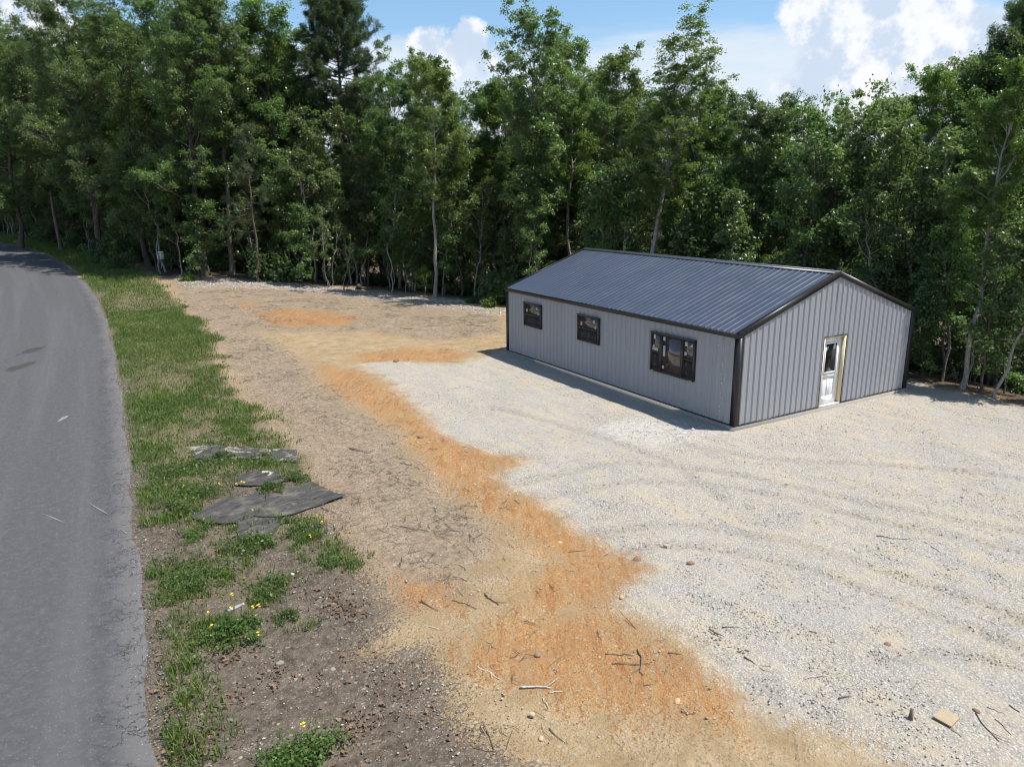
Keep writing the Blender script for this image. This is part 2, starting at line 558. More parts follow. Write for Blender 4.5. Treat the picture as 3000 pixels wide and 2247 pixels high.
# ------------------------------------------------------------------ ground material
def mat_ground():
    m, nt, b = material('bare_clearing_ground')
    P = pos_node(nt)
    px, py, pz = nt.sep(P)
    P2 = nt.comb(px, py, 0.0)
    big = nt.noise(P2, 0.45, 5, 0.6)
    mid = nt.noise(P2, 1.7, 6, 0.62)
    fine = nt.noise(P2, 7.0, 6, 0.65)
    vfine = nt.noise(P2, 34.0, 5, 0.65)
    wob = nt.m('ADD', nt.m('MULTIPLY', nt.m('SUBTRACT', mid, 0.5), 1.5), nt.m('MULTIPLY', nt.m('SUBTRACT', fine, 0.5), 1.1))

    def mask(name, lo, hi, k=1.0):
        return nt.ramp(nt.m('ADD', nt.attr(name), nt.m('MULTIPLY', wob, k)), lo, hi)
    # wheel-swept streaks
    q1, q2 = ground_px(2250, 1540), ground_px(2950, 1830)
    ang = math.atan2(q2[1] - q1[1], q2[0] - q1[0])
    ca, sa = math.cos(-ang), math.sin(-ang)
    sx = nt.m('ADD', nt.m('MULTIPLY', px, ca), nt.m('MULTIPLY', py, -sa))
    sy = nt.m('ADD', nt.m('MULTIPLY', px, sa), nt.m('MULTIPLY', py, ca))
    streak = nt.noise(nt.comb(nt.m('MULTIPLY', sx, 0.35), nt.m('MULTIPLY', sy, 2.6), 0.0), 1.0, 5, 0.6, dist=0.5)
    # dirt
    tan = nt.mix(nt.ramp(mid, 0.3, 0.72), (0.33, 0.235, 0.125, 1), (0.46, 0.355, 0.215, 1))
    tan = nt.mix(nt.ramp(big, 0.45, 0.75, 0, 0.55), tan, (0.38, 0.235, 0.115, 1))
    tan = nt.mix(nt.ramp(fine, 0.5, 0.8, 0, 0.35), tan, (0.30, 0.235, 0.165, 1))
    # pebbles of two sizes
    v1 = nt.node('ShaderNodeTexVoronoi', {'Vector': P2, 'Scale': 15.0}, out=None)
    v2 = nt.node('ShaderNodeTexVoronoi', {'Vector': P2, 'Scale': 34.0}, out=None)
    r1 = nt.sep(v1.outputs['Color'])[0]
    r2 = nt.sep(v2.outputs['Color'])[1]
    peb = nt.m('MULTIPLY', nt.ramp(v2.outputs['Distance'], 0.5, 0.34), nt.ramp(r2, 0.80, 0.86))
    peb1 = nt.m('MULTIPLY', nt.ramp(v1.outputs['Distance'], 0.42, 0.30), nt.ramp(r1, 0.88, 0.92))
    pcol = nt.mix(r1, (0.38, 0.31, 0.23, 1), (0.54, 0.49, 0.42, 1))
    # clay
    clay = nt.mix(nt.ramp(mid, 0.32, 0.68), (0.36, 0.155, 0.048, 1), (0.43, 0.235, 0.090, 1))
    clay = nt.mix(nt.ramp(fine, 0.42, 0.75, 0, 0.75), clay, (0.42, 0.27, 0.125, 1))
    # gravel
    gcell = nt.mix(r2, (0.29, 0.268, 0.235, 1), (0.73, 0.685, 0.605, 1))
    gcell = nt.mix(nt.ramp(v2.outputs['Distance'], 0.30, 0.62), gcell, (0.27, 0.25, 0.23, 1))
    gfine = nt.mix(vfine, (0.39, 0.362, 0.318, 1), (0.62, 0.578, 0.510, 1))
    grav = nt.mix(0.62, gfine, gcell)
    gdirt = nt.ramp(nt.m('ADD', nt.m('MULTIPLY', streak, 0.42), nt.m('ADD', nt.m('MULTIPLY', mid, 0.45), nt.m('MULTIPLY', fine, 0.25))), 0.49, 0.68, 0, 0.75)
    grav = nt.mix(gdirt, grav, nt.mix(fine, (0.46, 0.37, 0.245, 1), (0.57, 0.49, 0.37, 1)))
    grav = nt.mix(nt.ramp(big, 0.50, 0.64, 0, 0.35), grav, (0.43, 0.41, 0.385, 1))
    # littered brown soil
    lit = nt.mix(nt.ramp(fine, 0.28, 0.72), (0.150, 0.116, 0.086, 1), (0.390, 0.305, 0.218, 1))
    lit = nt.mix(nt.ramp(mid, 0.45, 0.70, 0, 0.55), lit, (0.43, 0.335, 0.235, 1))
    # darker brown ground
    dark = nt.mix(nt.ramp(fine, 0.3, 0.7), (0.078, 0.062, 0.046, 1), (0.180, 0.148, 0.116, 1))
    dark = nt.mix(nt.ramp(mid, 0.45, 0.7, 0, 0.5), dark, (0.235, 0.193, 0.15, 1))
    gsoil = nt.mix(fine, (0.11, 0.088, 0.06, 1), (0.23, 0.185, 0.132, 1))
    floor = nt.mix(fine, (0.06, 0.042, 0.028, 1), (0.17, 0.12, 0.08, 1))

    sp = nt.noise(P2, 19.0, 4, 0.72)
    tw1 = nt.noise(nt.comb(nt.m('MULTIPLY', nt.m('ADD', px, py), 5.0), nt.m('MULTIPLY', nt.m('SUBTRACT', py, px), 34.0), 0.0), 1.0, 3, 0.6, dist=0.7)
    tw2 = nt.noise(nt.comb(nt.m('MULTIPLY', px, 42.0), nt.m('MULTIPLY', py, 6.0), 3.3), 1.0, 3, 0.6, dist=0.7)
    sp2 = nt.noise(P2, 9.5, 5, 0.75)
    speck = nt.m('MAXIMUM', nt.ramp(sp2, 0.60, 0.68, 0, 0.8),
                nt.m('MAXIMUM', nt.ramp(sp, 0.555, 0.63), nt.m('MAXIMUM', nt.ramp(tw1, 0.61, 0.67), nt.ramp(tw2, 0.62, 0.68))))
    pale = nt.ramp(nt.noise(P2, 27.0, 3, 0.7), 0.60, 0.70)
    edgy = nt.m('ADD', nt.m('MULTIPLY', nt.m('SUBTRACT', sp, 0.5), 2.2), nt.m('MULTIPLY', nt.m('SUBTRACT', vfine, 0.5), 1.6))
    mg = nt.ramp(nt.m('ADD', nt.m('ADD', nt.attr('gravel'), nt.m('MULTIPLY', wob, 0.8)), edgy), -0.10, 0.22)
    scr = nt.noise(nt.comb(nt.m('MULTIPLY', nt.m('ADD', nt.m('MULTIPLY', px, 0.5), nt.m('MULTIPLY', py, 0.87)), 1.2), nt.m('MULTIPLY', nt.m('SUBTRACT', nt.m('MULTIPLY', py, 0.5), nt.m('MULTIPLY', px, 0.87)), 7.0), 0.0), 1.0, 6, 0.66, dist=0.9)
    clay = nt.mix(nt.ramp(scr, 0.50, 0.66, 0, 0.6), clay, (0.31, 0.125, 0.042, 1))
    clay = nt.mix(nt.ramp(scr, 0.46, 0.30, 0, 0.45), clay, (0.43, 0.285, 0.150, 1))
    mc = nt.ramp(nt.m('ADD', nt.m('ADD', nt.attr('clay'), nt.m('MULTIPLY', wob, 1.25)), nt.m('ADD', edgy, nt.m('MULTIPLY', nt.m('SUBTRACT', scr, 0.5), 0.9))), -0.38, 0.18)
    ml = nt.ramp(nt.m('ADD', nt.m('ADD', nt.attr('litter'), nt.m('MULTIPLY', wob, 1.2)), edgy), -0.6, 0.6)
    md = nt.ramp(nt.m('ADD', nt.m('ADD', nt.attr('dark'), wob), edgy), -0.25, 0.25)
    ms = mask('grass', -0.25, 0.25, 0.5)
    mf = mask('forest', -1.0, 0.6, 1.2)
    mr = mask('rubble', -0.8, 0.6, 1.0)
    c = nt.mix(nt.m('MULTIPLY', ml, 0.85), tan, lit)
    c = nt.mix(nt.m('MULTIPLY', mc, nt.ramp(nt.m('ADD', nt.m('MULTIPLY', mid, 0.5), nt.m('MULTIPLY', scr, 0.5)), 0.34, 0.56, 0.25, 0.95)), c, clay)
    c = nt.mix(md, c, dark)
    c = nt.mix(nt.m('MULTIPLY', mr, nt.ramp(fine, 0.40, 0.66, 0.0, 0.7)), c, nt.mix(r2, (0.30, 0.27, 0.235, 1), (0.52, 0.49, 0.44, 1)))
    amt = nt.m('MULTIPLY', nt.ramp(mid, 0.36, 0.62, 0.30, 0.95), nt.ramp(ml, 0, 1, 0.66, 1.0))
    c = nt.mix(nt.m('MULTIPLY', speck, amt), c, (0.075, 0.055, 0.042, 1))
    c = nt.mix(nt.m('MULTIPLY', pale, 0.45), c, (0.48, 0.42, 0.34, 1))
    c = nt.mix(nt.m('MULTIPLY', nt.m('MAXIMUM', peb, peb1), nt.ramp(mid, 0.35, 0.65, 0.15, 0.6)), c, pcol)
    grav = nt.mix(nt.m('MULTIPLY', speck, nt.ramp(streak, 0.35, 0.6, 0.60, 0.22)), grav, (0.15, 0.14, 0.13, 1))
    grav = nt.mix(nt.m('MULTIPLY', pale, 0.5), grav, (0.72, 0.70, 0.66, 1))
    rut = nt.ramp(nt.m('ADD', nt.attr('rut'), nt.m('MULTIPLY', nt.m('SUBTRACT', fine, 0.5), 0.5)), 0.02, 0.30, 1.0, 0.0)
    grav = nt.mix(nt.m('MULTIPLY', rut, nt.ramp(sp, 0.4, 0.6, 0.12, 0.55)), grav, (0.27, 0.245, 0.21, 1))
    c = nt.mix(mg, c, grav)
    c = nt.mix(nt.m('MULTIPLY', mask('powder', -0.5, 0.6, 0.9), nt.ramp(fine, 0.3, 0.75, 0, 0.6)), c, (0.66, 0.66, 0.66, 1))
    c = nt.mix(nt.m('MULTIPLY', ms, 0.8), c, gsoil)
    c = nt.mix(mf, c, floor)
    c = nt.mix(1.0, c, (0.87, 0.87, 0.87, 1), 'MULTIPLY')
    pset(nt, b, color=c, rough=0.93, spec=0.15)
    # relief
    dom = nt.m('SUBTRACT', 1.0, v2.outputs['Distance'])
    hgt = nt.m('ADD', nt.m('MULTIPLY', dom, 0.013), nt.m('ADD', nt.m('MULTIPLY', fine, 0.07), nt.m('MULTIPLY', sp, 0.030)))
    hgt = nt.m('ADD', hgt, nt.m('MULTIPLY', vfine, 0.016))
    hgt = nt.m('ADD', hgt, nt.m('MULTIPLY', streak, 0.02))
    wave = nt.node('ShaderNodeTexWave', {'Vector': P2, 'Scale': 2.6, 'Distortion': 1.4, 'Detail': 2.0}, out=1, wave_type='BANDS', bands_direction='DIAGONAL')
    hgt = nt.m('ADD', hgt, nt.m('MULTIPLY', nt.m('MULTIPLY', wave, nt.ramp(nt.attr('track'), -0.2, 0.3)), 0.022))
    pset(nt, b, normal=nt.bump(hgt, 0.9, 1.0))
    return m


def build_ground():
    fx = np.arange(-14.6, 11.0, 0.125)
    lx = -14.6 - np.cumsum(0.3 * 1.35 ** np.arange(24)); rx = 10.8 + np.cumsum(0.3 * 1.30 ** np.arange(26))
    fy = np.concatenate([np.arange(-9, 14, 0.125), np.arange(14, 62, 0.28)])
    ly = -9 - np.cumsum(0.3 * 1.35 ** np.arange(24)); ry = 62 + np.cumsum(0.5 * 1.3 ** np.arange(24))
    X = np.concatenate([lx[::-1], fx, rx]); Y = np.concatenate([ly[::-1], fy, ry])
    gx, gy = np.meshgrid(X, Y)
    x = gx.ravel(); y = gy.ravel()
    z = height(x, y)
    P = np.stack([x, y], 1)
    near = (x > -18) & (x < 14) & (y > -16) & (y < 90)
    attrs = {}
    for k in PW:
        a = np.full(len(x), -4.0)
        a[near] = np.clip(region(k, P[near]), -4, 4)
        if k == 'forest':
            a[~near] = np.clip(region(k, P[~near]), -4, 4)
            far = np.hypot(x, y) > 75
            a[far] = 4
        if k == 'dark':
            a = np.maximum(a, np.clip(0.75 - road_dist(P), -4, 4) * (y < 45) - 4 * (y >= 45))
        attrs[k] = a
    rd = np.full(len(x), 4.0)
    yard = near & (y < 16)
    for line in RUTS:
        q = resample(poly_px(line), 0.25)
        for i in range(0, len(q)):
            rd[yard] = np.minimum(rd[yard], np.hypot(x[yard] - q[i, 0], y[yard] - q[i, 1]))
    attrs['rut'] = np.minimum(rd, 3.0)
    z = z - 0.030 * np.exp(-(rd / 0.13) ** 2) + 0.018 * np.exp(-((rd - 0.27) / 0.10) ** 2)
    # small real relief: clods, ruts and churned soil
    pad = np.clip(np.maximum(np.maximum(-x, x - 7.7), np.maximum(-y, y - 12.2)) / 1.0, 0, 1)
    nz = rng.normal(0, 1, gx.shape)
    def blur(a, k):
        for _ in range(k):
            a = (a + np.roll(a, 1, 0) + np.roll(a, -1, 0) + np.roll(a, 1, 1) + np.roll(a, -1, 1)) / 5
        return a / a.std()
    rough = 0.006 * blur(nz, 1) + 0.011 * blur(rng.normal(0, 1, gx.shape), 6)
    z = z + (rough.ravel() * pad * near * (1 - 0.45 * (attrs['gravel'] > 0)) * (x > -13.9))
    # the soil lies just below the asphalt
    ed = road_dist(P)
    z = z - 0.10 * sst(-0.05, -0.5, ed)
    z = z - 0.02 * sst(0.5, 0.0, ed) * (ed > -0.05)
    # under the slab
    ins = (x > 0.15) & (x < 7.55) & (y > 0.15) & (y < 12.0)
    z[ins] -= 0.05
    ny, nx = gx.shape
    i = np.arange(ny - 1)[:, None] * nx; j = np.arange(nx - 1)[None, :]
    Q = np.stack([i + j, i + j + 1, i + nx + j + 1, i + nx + j], -1).reshape(-1, 4)
    me = mesh_np('ground', np.stack([x, y, z], 1), Q, smooth=True, attrs=attrs)
    link('ground', me, mat_ground(), kind='structure', label='bare clearing of pale gravel, orange clay and brown littered soil')


def resample(P, step):
    seg = np.linalg.norm(np.diff(P, axis=0), axis=1)
    s = np.concatenate([[0], np.cumsum(seg)])
    t = np.arange(0, s[-1], step)
    Q = np.stack([np.interp(t, s, P[:, k]) for k in range(P.shape[1])], 1)
    for _ in range(6):
        Q[1:-1] = (Q[:-2] + 2 * Q[1:-1] + Q[2:]) / 4
    return Q


RE = resample(road_edge, 0.3)


_o = np.argsort(RE[:, 1])
_RY, _RX = RE[_o, 1], RE[_o, 0]
_SL = np.interp(_RY, _RY, np.gradient(_RX, _RY + np.arange(len(_RY)) * 1e-9))


def road_dist(P):
    """distance to the right of the road's edge (negative on the asphalt)"""
    P = np.asarray(P, float)
    xe = np.interp(P[:, 1], _RY, _RX); sl = np.clip(np.interp(P[:, 1], _RY, _SL), -2, 2)
    return (P[:, 0] - xe) / np.sqrt(1 + sl * sl)


def mat_asphalt():
    m, nt, b = material('worn_asphalt')
    P = pos_node(nt)
    px, py, pz = nt.sep(P)
    P2 = nt.comb(px, py, 0.0)
    e = nt.attr('edge')
    fine = nt.noise(P2, 90, 4, 0.7)
    mid = nt.noise(P2, 1.1, 6, 0.62)
    lane = nt.noise(nt.comb(nt.m('MULTIPLY', e, 1.5), nt.m('MULTIPLY', nt.attr('along'), 0.05), 0.0), 1.0, 4, 0.6)
    c = nt.mix(fine, (0.036, 0.037, 0.040, 1), (0.097, 0.098, 0.104, 1))
    c = nt.mix(nt.ramp(lane, 0.45, 0.7, 0, 0.5), c, (0.102, 0.102, 0.107, 1))
    c = nt.mix(nt.ramp(mid, 0.5, 0.78, 0, 0.4), c, (0.060, 0.059, 0.060, 1))
    c = nt.mix(nt.ramp(nt.noise(P2, 7.0, 5, 0.7), 0.42, 0.66, 0, 0.45), c, (0.108, 0.107, 0.110, 1))
    v = nt.node('ShaderNodeTexVoronoi', {'Vector': P2, 'Scale': 48.0}, out=None)
    agg = nt.m('MULTIPLY', nt.ramp(nt.sep(v.outputs['Color'])[0], 0.86, 0.93), nt.ramp(v.outputs['Distance'], 0.5, 0.3))
    c = nt.mix(nt.m('MULTIPLY', agg, 0.45), c, (0.27, 0.265, 0.26, 1))
    # pale ravelled edge
    ed = nt.ramp(nt.m('ADD', e, nt.m('MULTIPLY', nt.m('SUBTRACT', mid, 0.5), 0.5)), 0.55, 0.10, 0, 0.5)
    c = nt.mix(ed, c, (0.160, 0.152, 0.148, 1))
    # edge cracks
    cr = nt.node('ShaderNodeTexVoronoi', {'Vector': nt.vm('ADD', P2, nt.vm('SCALE', nt.noise(P2, 3.0, 4, 0.6, out=1), None)), 'Scale': 2.6}, out=0, feature='DISTANCE_TO_EDGE')
    crk = nt.m('MULTIPLY', nt.ramp(cr, 0.030, 0.008), nt.m('MULTIPLY', nt.ramp(e, 0.95, 0.25), nt.ramp(mid, 0.36, 0.50)))
    c = nt.mix(nt.m('MULTIPLY', crk, 0.85), c, (0.035, 0.033, 0.032, 1))
    # long grazes and damp stains
    c = nt.mix(nt.m('MULTIPLY', nt.ramp(nt.attr('stain'), -0.08, 0.06), 0.75), c, (0.040, 0.036, 0.032, 1))
    c = nt.mix(1.0, c, (1.04, 1.03, 1.02, 1), 'MULTIPLY')
    pset(nt, b, color=c, rough=0.82, spec=0.3)
    h = nt.m('ADD', nt.m('MULTIPLY', fine, 0.006), nt.m('MULTIPLY', crk, -0.012))
    h = nt.m('ADD', h, nt.m('MULTIPLY', nt.m('SUBTRACT', 1.0, v.outputs['Distance']), 0.006))
    pset(nt, b, normal=nt.bump(h, 0.8, 1.0))
    return m


def build_road():
    n = len(RE)
    tg = np.gradient(RE, axis=0); tg /= np.linalg.norm(tg, axis=1)[:, None]
    left = np.stack([-tg[:, 1], tg[:, 0]], 1)
    along = np.concatenate([[0], np.cumsum(np.linalg.norm(np.diff(RE, axis=0), axis=1))])
    edge = np.concatenate([[0, 0.03, 0.08], np.arange(0.2, 3.2, 0.15), np.linspace(3.4, ROAD_W, 8)])
    wob = 0.045 * np.sin(along * 0.9) + 0.030 * np.sin(along * 2.3 + 1) + 0.018 * np.sin(along * 5.3 + 2) + 0.010 * rng.normal(0, 1, n)
    V = []; A = []; E = []
    for k, e in enumerate(edge):
        w = wob * max(0, 1 - e / 0.5)
        p = RE + left * (e - w)[:, None] if k else RE + left * (e - w)[:, None]
        z = height(p[:, 0], p[:, 1]) + 0.012 * min(1, e / 1.5) + 0.004
        if k == 0: z = z - 0.10
        V.append(np.column_stack([p, z])); A.append(along); E.append(np.full(n, e))
    V = np.vstack(V); A = np.concatenate(A); E = np.concatenate(E)
    m = len(edge)
    i = np.arange(m - 1)[:, None] * n; j = np.arange(n - 1)[None, :]
    Q = np.stack([i + j, i + j + 1, i + n + j + 1, i + n + j], -1).reshape(-1, 4)
    st = [poly_px([(30, 770), (60, 755), (105, 747), (80, 760), (45, 769)]), poly_px([(0, 806), (20, 795), (75, 780), (78, 785), (40, 800), (5, 808)])]
    s = np.clip(np.max([seg_sdf(q, V[:, :2]) for q in st], axis=0), -2, 2)
    me = mesh_np('road', V, Q, smooth=True, attrs={'edge': E, 'along': A, 'stain': s})
    link('road', me, mat_asphalt(), kind='structure', label='grey asphalt lane curving away to the left')


# ------------------------------------------------------------------ the metal building
W, L, HE, HR, SL = 7.70, 12.18, 2.66, 4.04, 0.112
PITCH = math.atan2(HR - HE, W / 2 + 0.05)
RIB = 0.2286


def profile(n_ribs, width, first, hh=0.031, ww=0.012):
    """(offset along sheet, height) of one sheet of ribbed steel"""
    pts = [(0.0, 0.0)]
    x = first
    while x < width + 0.03:
        for dx, h in ((-ww - 0.015, 0), (-ww, hh), (ww, hh), (ww + 0.015, 0), (0.068, 0), (0.076, 0.0022), (0.088, 0.0022), (0.096, 0),
                      (0.134, 0), (0.142, 0.0022), (0.154, 0.0022), (0.162, 0)):
            p = x + dx
            if 0.001 < p < width - 0.001:
                pts.append((p, h))
        x += RIB
    if pts[-1][0] < width: pts.append((width, pts[-1][1] if pts[-1][1] > 0.015 else 0.0))
    return pts


def sheet(pts, org, ax, nrm, lo, hi):
    """extrude a profile: offset along ax, height along nrm, from lo(o) to hi(o) (3D functions)"""
    ax = np.array(ax, float); nrm = np.array(nrm, float)
    V = []
    for o, h in pts:
        V.append(lo(o) + nrm * h); V.append(hi(o) + nrm * h)
    Q = [(2 * k, 2 * k + 2, 2 * k + 3, 2 * k + 1) for k in range(len(pts) - 1)]
    return np.array(V), np.array(Q)


def add_sheet(name, V, Q, mat, parent, flip=False):
    if flip: Q = Q[:, ::-1]
    return link(name, mesh_np(name, V, Q), mat, parent)


def build_building():
    root = empty('metal_building', (0, 0, 0), label='long grey ribbed metal building with charcoal gable roof and black trim', category='building')
    # slab
    mb = MB(); mb.box(-0.045, W + 0.045, -0.045, L + 0.045, -0.25, SL - 0.005)
    mb.build('slab', M['concrete'], root)
    # inner liner so that no light passes through the seams
    mb = MB()
    mb.prism([(0.03, 0.16, SL), (W - 0.03, 0.16, SL), (W - 0.03, 0.16, HE - 0.12), (W / 2, 0.16, HR - 0.12), (0.03, 0.16, HE - 0.12)], (0, L - 0.2, 0))
    mb.build('liner', M['trim'], root)
    # long walls: one sheet after another
    PWD = 4 * RIB
    n = int(math.ceil(L / PWD))
    for side in (0, 1):
        for k in range(n):
            y0 = k * PWD; y1 = min(L, y0 + PWD)
            pts = profile(4, y1 - y0, RIB * 0.5)
            if side == 0:
                lo = lambda o: np.array([-0.003 * (k % 2), y0 + o, SL + 0.01]); hi = lambda o: np.array([-0.003 * (k % 2), y0 + o, HE - 0.03])
                V, Q = sheet(pts, None, (0, 1, 0), (-1, 0, 0), lo, hi)
                add_sheet('wall_panel', V, Q, M['wall'], root, True)
            else:
                lo = lambda o: np.array([W + 0.003 * (k % 2), y0 + o, SL + 0.01]); hi = lambda o: np.array([W + 0.003 * (k % 2), y0 + o, HE - 0.03])
                V, Q = sheet(pts, None, (0, 1, 0), (1, 0, 0), lo, hi)
                add_sheet('wall_panel', V, Q, M['wall'], root)
    # gables; the front one is cut round the door
    dx0, dx1, dz1 = 3.42, 4.43, 2.20
    def ztop(x): return HE - 0.03 + (HR - HE) * (1 - abs(x - W / 2) / (W / 2)) - 0.01
    ng = int(math.ceil(W / PWD))
    for side, yw, ny in ((0, 0.0, -1), (1, L, 1)):
        for k in range(ng):
            x0 = k * PWD; x1 = min(W, x0 + PWD)
            cuts = [(x0, x1, SL + 0.01)]
            if side == 0 and x0 < dx1 and x1 > dx0:
                cuts = []
                if x0 < dx0: cuts.append((x0, dx0, SL + 0.01))
                cuts.append((max(x0, dx0), min(x1, dx1), dz1))
                if x1 > dx1: cuts.append((dx1, x1, SL + 0.01))
            for a, c, zb in cuts:
                full = profile(4, W, 0.19)
                pts = [(a, 0.0)] + [q for q in full if a + 0.001 < q[0] < c - 0.001] + [(c, 0.0)]
                mid = [q for q in pts if abs(q[0] - W / 2) < 1e-3]
                if a < W / 2 < c and not mid:
                    pts = sorted(pts + [(W / 2, 0.0)])
                off = ny * 0.003 * (k % 2)
                V, Q = sheet(pts, None, (1, 0, 0), (0, ny, 0), lambda o: np.array([o, yw + off, zb]), lambda o: np.array([o, yw + off, ztop(o)]))
                add_sheet('wall_panel', V, Q, M['wall'], root, side == 1)
    # roof sheets on both slopes
    ov, rk = 0.06, 0.030
    base = HE + 0.0
    for side in (0, 1):
        sgn = 1 if side == 0 else -1
        xe = -ov if side == 0 else W + ov
        nr = np.array([-math.sin(PITCH) * sgn, 0, math.cos(PITCH)])
        nroof = int(math.ceil((L + 2 * rk) / PWD))
        for k in range(nroof):
            y0 = -rk + k * PWD; y1 = min(L + rk, y0 + PWD)
            pts = profile(4, y1 - y0, RIB * 0.5, 0.019, 0.006)
            b0 = 0.003 * (k % 2)
            lo = lambda o: np.array([xe, y0 + o, base + b0]); hi = lambda o: np.array([W / 2, y0 + o, HR + b0])
            V, Q = sheet(pts, None, (0, 1, 0), nr, lo, hi)
            add_sheet('roof_panel', V, Q, M['roof'], root, side == 0)
            if side == 0:
                pass
    # underside of the roof
    mb = MB()
    for xe in (-ov, W + ov):
        mb.prism([(xe, 0.02, base - 0.012), (W / 2, 0.02, HR - 0.012), (W / 2, 0.02, HR - 0.03), (xe, 0.02, base - 0.03)], (0, L - 0.04, 0))
    mb.build('roof_deck', M['trim'], root)
    # ridge cap: two flanges with a hemmed edge and a small crown
    mb = MB()
    fl = 0.17
    y0, y1 = -rk - 0.01, L + rk + 0.01
    c, s = math.cos(PITCH), math.sin(PITCH)
    up = 0.027
    prof = []
    for sg in (-1, 1):
        pass
    P = [(W / 2 - fl * c, HR - fl * s + up), (W / 2 - 0.03, HR + up + 0.006), (W / 2, HR + up + 0.022), (W / 2 + 0.03, HR + up + 0.006), (W / 2 + fl * c, HR - fl * s + up)]
    Pb = [(x, z - 0.006) for x, z in P[::-1]]
    for i in range(4):
        a, b2 = P[i], P[i + 1]
        mb.prism([(a[0], y0, a[1]), (b2[0], y0, b2[1]), (b2[0], y0, b2[1] - 0.006), (a[0], y0, a[1] - 0.006)], (0, y1 - y0, 0))
    mb.build('ridge_cap', M['ridge'], root)
    # foam closures under the cap, dark between the ribs
    mb = MB()
    for sg in (-1, 1):
        x = W / 2 + sg * (fl - 0.02) * c
        mb.box(min(x, x - sg * 0.03), max(x, x - sg * 0.03), 0, L, HR - fl * s - 0.0, HR - fl * s + up - 0.004)
    mb.build('ridge_closure', M['trim'], root)
    # rake trim
    for yy, d in ((-rk - 0.016, 1), (L + rk + 0.016, -1)):
        for sg in (-1, 1):
            mb = MB()
            xe = W / 2 + sg * (W / 2 + ov + 0.02)
            ze = base - 0.006
            top = [(W / 2, HR + 0.030), (xe, ze + 0.030)]
            q = [(W / 2, yy, HR + 0.030), (xe, yy, ze + 0.030), (xe, yy, ze - 0.125), (W / 2, yy, HR - 0.125)]
            mb.prism(q, (0, d * 0.015, 0))
            q = [(W / 2, yy, HR + 0.036), (xe, yy, ze + 0.036), (xe, yy, ze + 0.029), (W / 2, yy, HR + 0.029)]
            mb.prism(q, (0, d * 0.11, 0))
            mb.build('rake_trim', M['trim'], root)
    # eave trim
    for sg in (-1, 1):
        mb = MB()
        xw = -ov if sg < 0 else W + ov
        mb.box(min(xw, xw + sg * 0.02) + 0.0, max(xw, xw + sg * 0.02), -rk + 0.001, L + rk - 0.001, base - 0.125, base - 0.008)
        a0, a1 = sorted((xw - sg * 0.0, xw - sg * 0.035))
        mb.box(a0, a1, -rk + 0.002, L + rk - 0.002, base - 0.127, base - 0.12)
        mb.build('eave_trim', M['trim'], root)
    # corner trim
    for cx, sx in ((0, -1), (W, 1)):
        for cy, sy in ((0, -1), (L, 1)):
            mb = MB()
            xo = cx + sx * 0.041; yo = cy + sy * 0.041
            wd = 0.13
            x_in = cx - sx * wd; y_in = cy - sy * wd
            mb.box(min(xo, x_in), max(xo, x_in), min(yo, yo - sy * 0.006), max(yo, yo - sy * 0.006), SL + 0.005, HE - 0.09)
            mb.box(min(xo, xo - sx * 0.006), max(xo, xo - sx * 0.006), min(yo - sy * 0.006, y_in), max(yo - sy * 0.006, y_in), SL + 0.005, HE - 0.09)
            mb.box(min(x_in, x_in + sx * 0.006), max(x_in, x_in + sx * 0.006), min(yo - sy * 0.006, cy), max(yo - sy * 0.006, cy), SL + 0.005, HE - 0.09)
            mb.box(min(xo - sx * 0.006, cx), max(xo - sx * 0.006, cx), min(y_in, y_in + sy * 0.006), max(y_in, y_in + sy * 0.006), SL + 0.005, HE - 0.09)
            mb.build('corner_trim', M['trim'], root)
    # base trim
    for name, bx in (('f', (-0.041, -0.004, 0.14, L - 0.14)), ('b', (W + 0.004, W + 0.041, 0.14, L - 0.14))):
        mb = MB(); mb.box(*bx, SL - 0.004, SL + 0.028); mb.build('base_trim', M['trim'], root)
    for bx in ((0.14, dx0 - 0.005, -0.041, -0.004), (dx1 + 0.005, W - 0.14, -0.041, -0.004), (0.14, W - 0.14, L + 0.004, L + 0.033)):
        mb = MB(); mb.box(*bx, SL - 0.004, SL + 0.028); mb.build('base_trim', M['trim'], root)
    # door opening: black edge trim, raw pine jamb, door
    mb = MB()
    mb.box(dx0 - 0.018, dx0 - 0.002, -0.042, 0.0, SL + 0.03, dz1 + 0.018)
    mb.box(dx1 + 0.002, dx1 + 0.016, -0.042, 0.0, SL + 0.03, dz1 + 0.018)
    mb.box(dx0 - 0.002, dx1 + 0.002, -0.042, 0.0, dz1 + 0.004, dz1 + 0.018)
    mb.build('door_edge_trim', M['trim'], root)
    jd = 0.115
    mb = MB(); mb.box(dx0, dx0 + 0.06, -0.03, jd, SL, dz1); mb.build('door_jamb', M['primed_wood'], root)
    mb = MB(); mb.box(dx1 - 0.055, dx1, -0.03, jd, SL, dz1); mb.build('door_jamb', M['pine_wood'], root)
    mb = MB(); mb.box(dx0 + 0.06, dx1 - 0.055, -0.03, jd, dz1 - 0.04, dz1); mb.build('door_head', M['pine_wood'], root)
    mb = MB(); mb.box(dx0 + 0.06, dx1 - 0.055, -0.04, jd - 0.03, SL, SL + 0.035); mb.build('door_sill', M['white'], root)
    # door leaf with its half light
    lx0, lx1, lz0, lz1, ly = dx0 + 0.065, dx1 - 0.06, SL + 0.045, dz1 - 0.045, 0.070
    gx0, gx1, gz0, gz1 = 3.66, 4.16, 1.12, 1.98
    mb = MB()
    mb.box(lx0, gx0, ly, ly + 0.04, lz0, lz1); mb.box(gx1, lx1, ly, ly + 0.04, lz0, lz1)
    mb.box(gx0, gx1, ly, ly + 0.04, gz1, lz1)
    # below the light: stiles, rails and two raised panels
    pz0, pz1 = 0.40, 0.92
    p1, p2 = (3.66, 3.86), (3.95, 4.16)
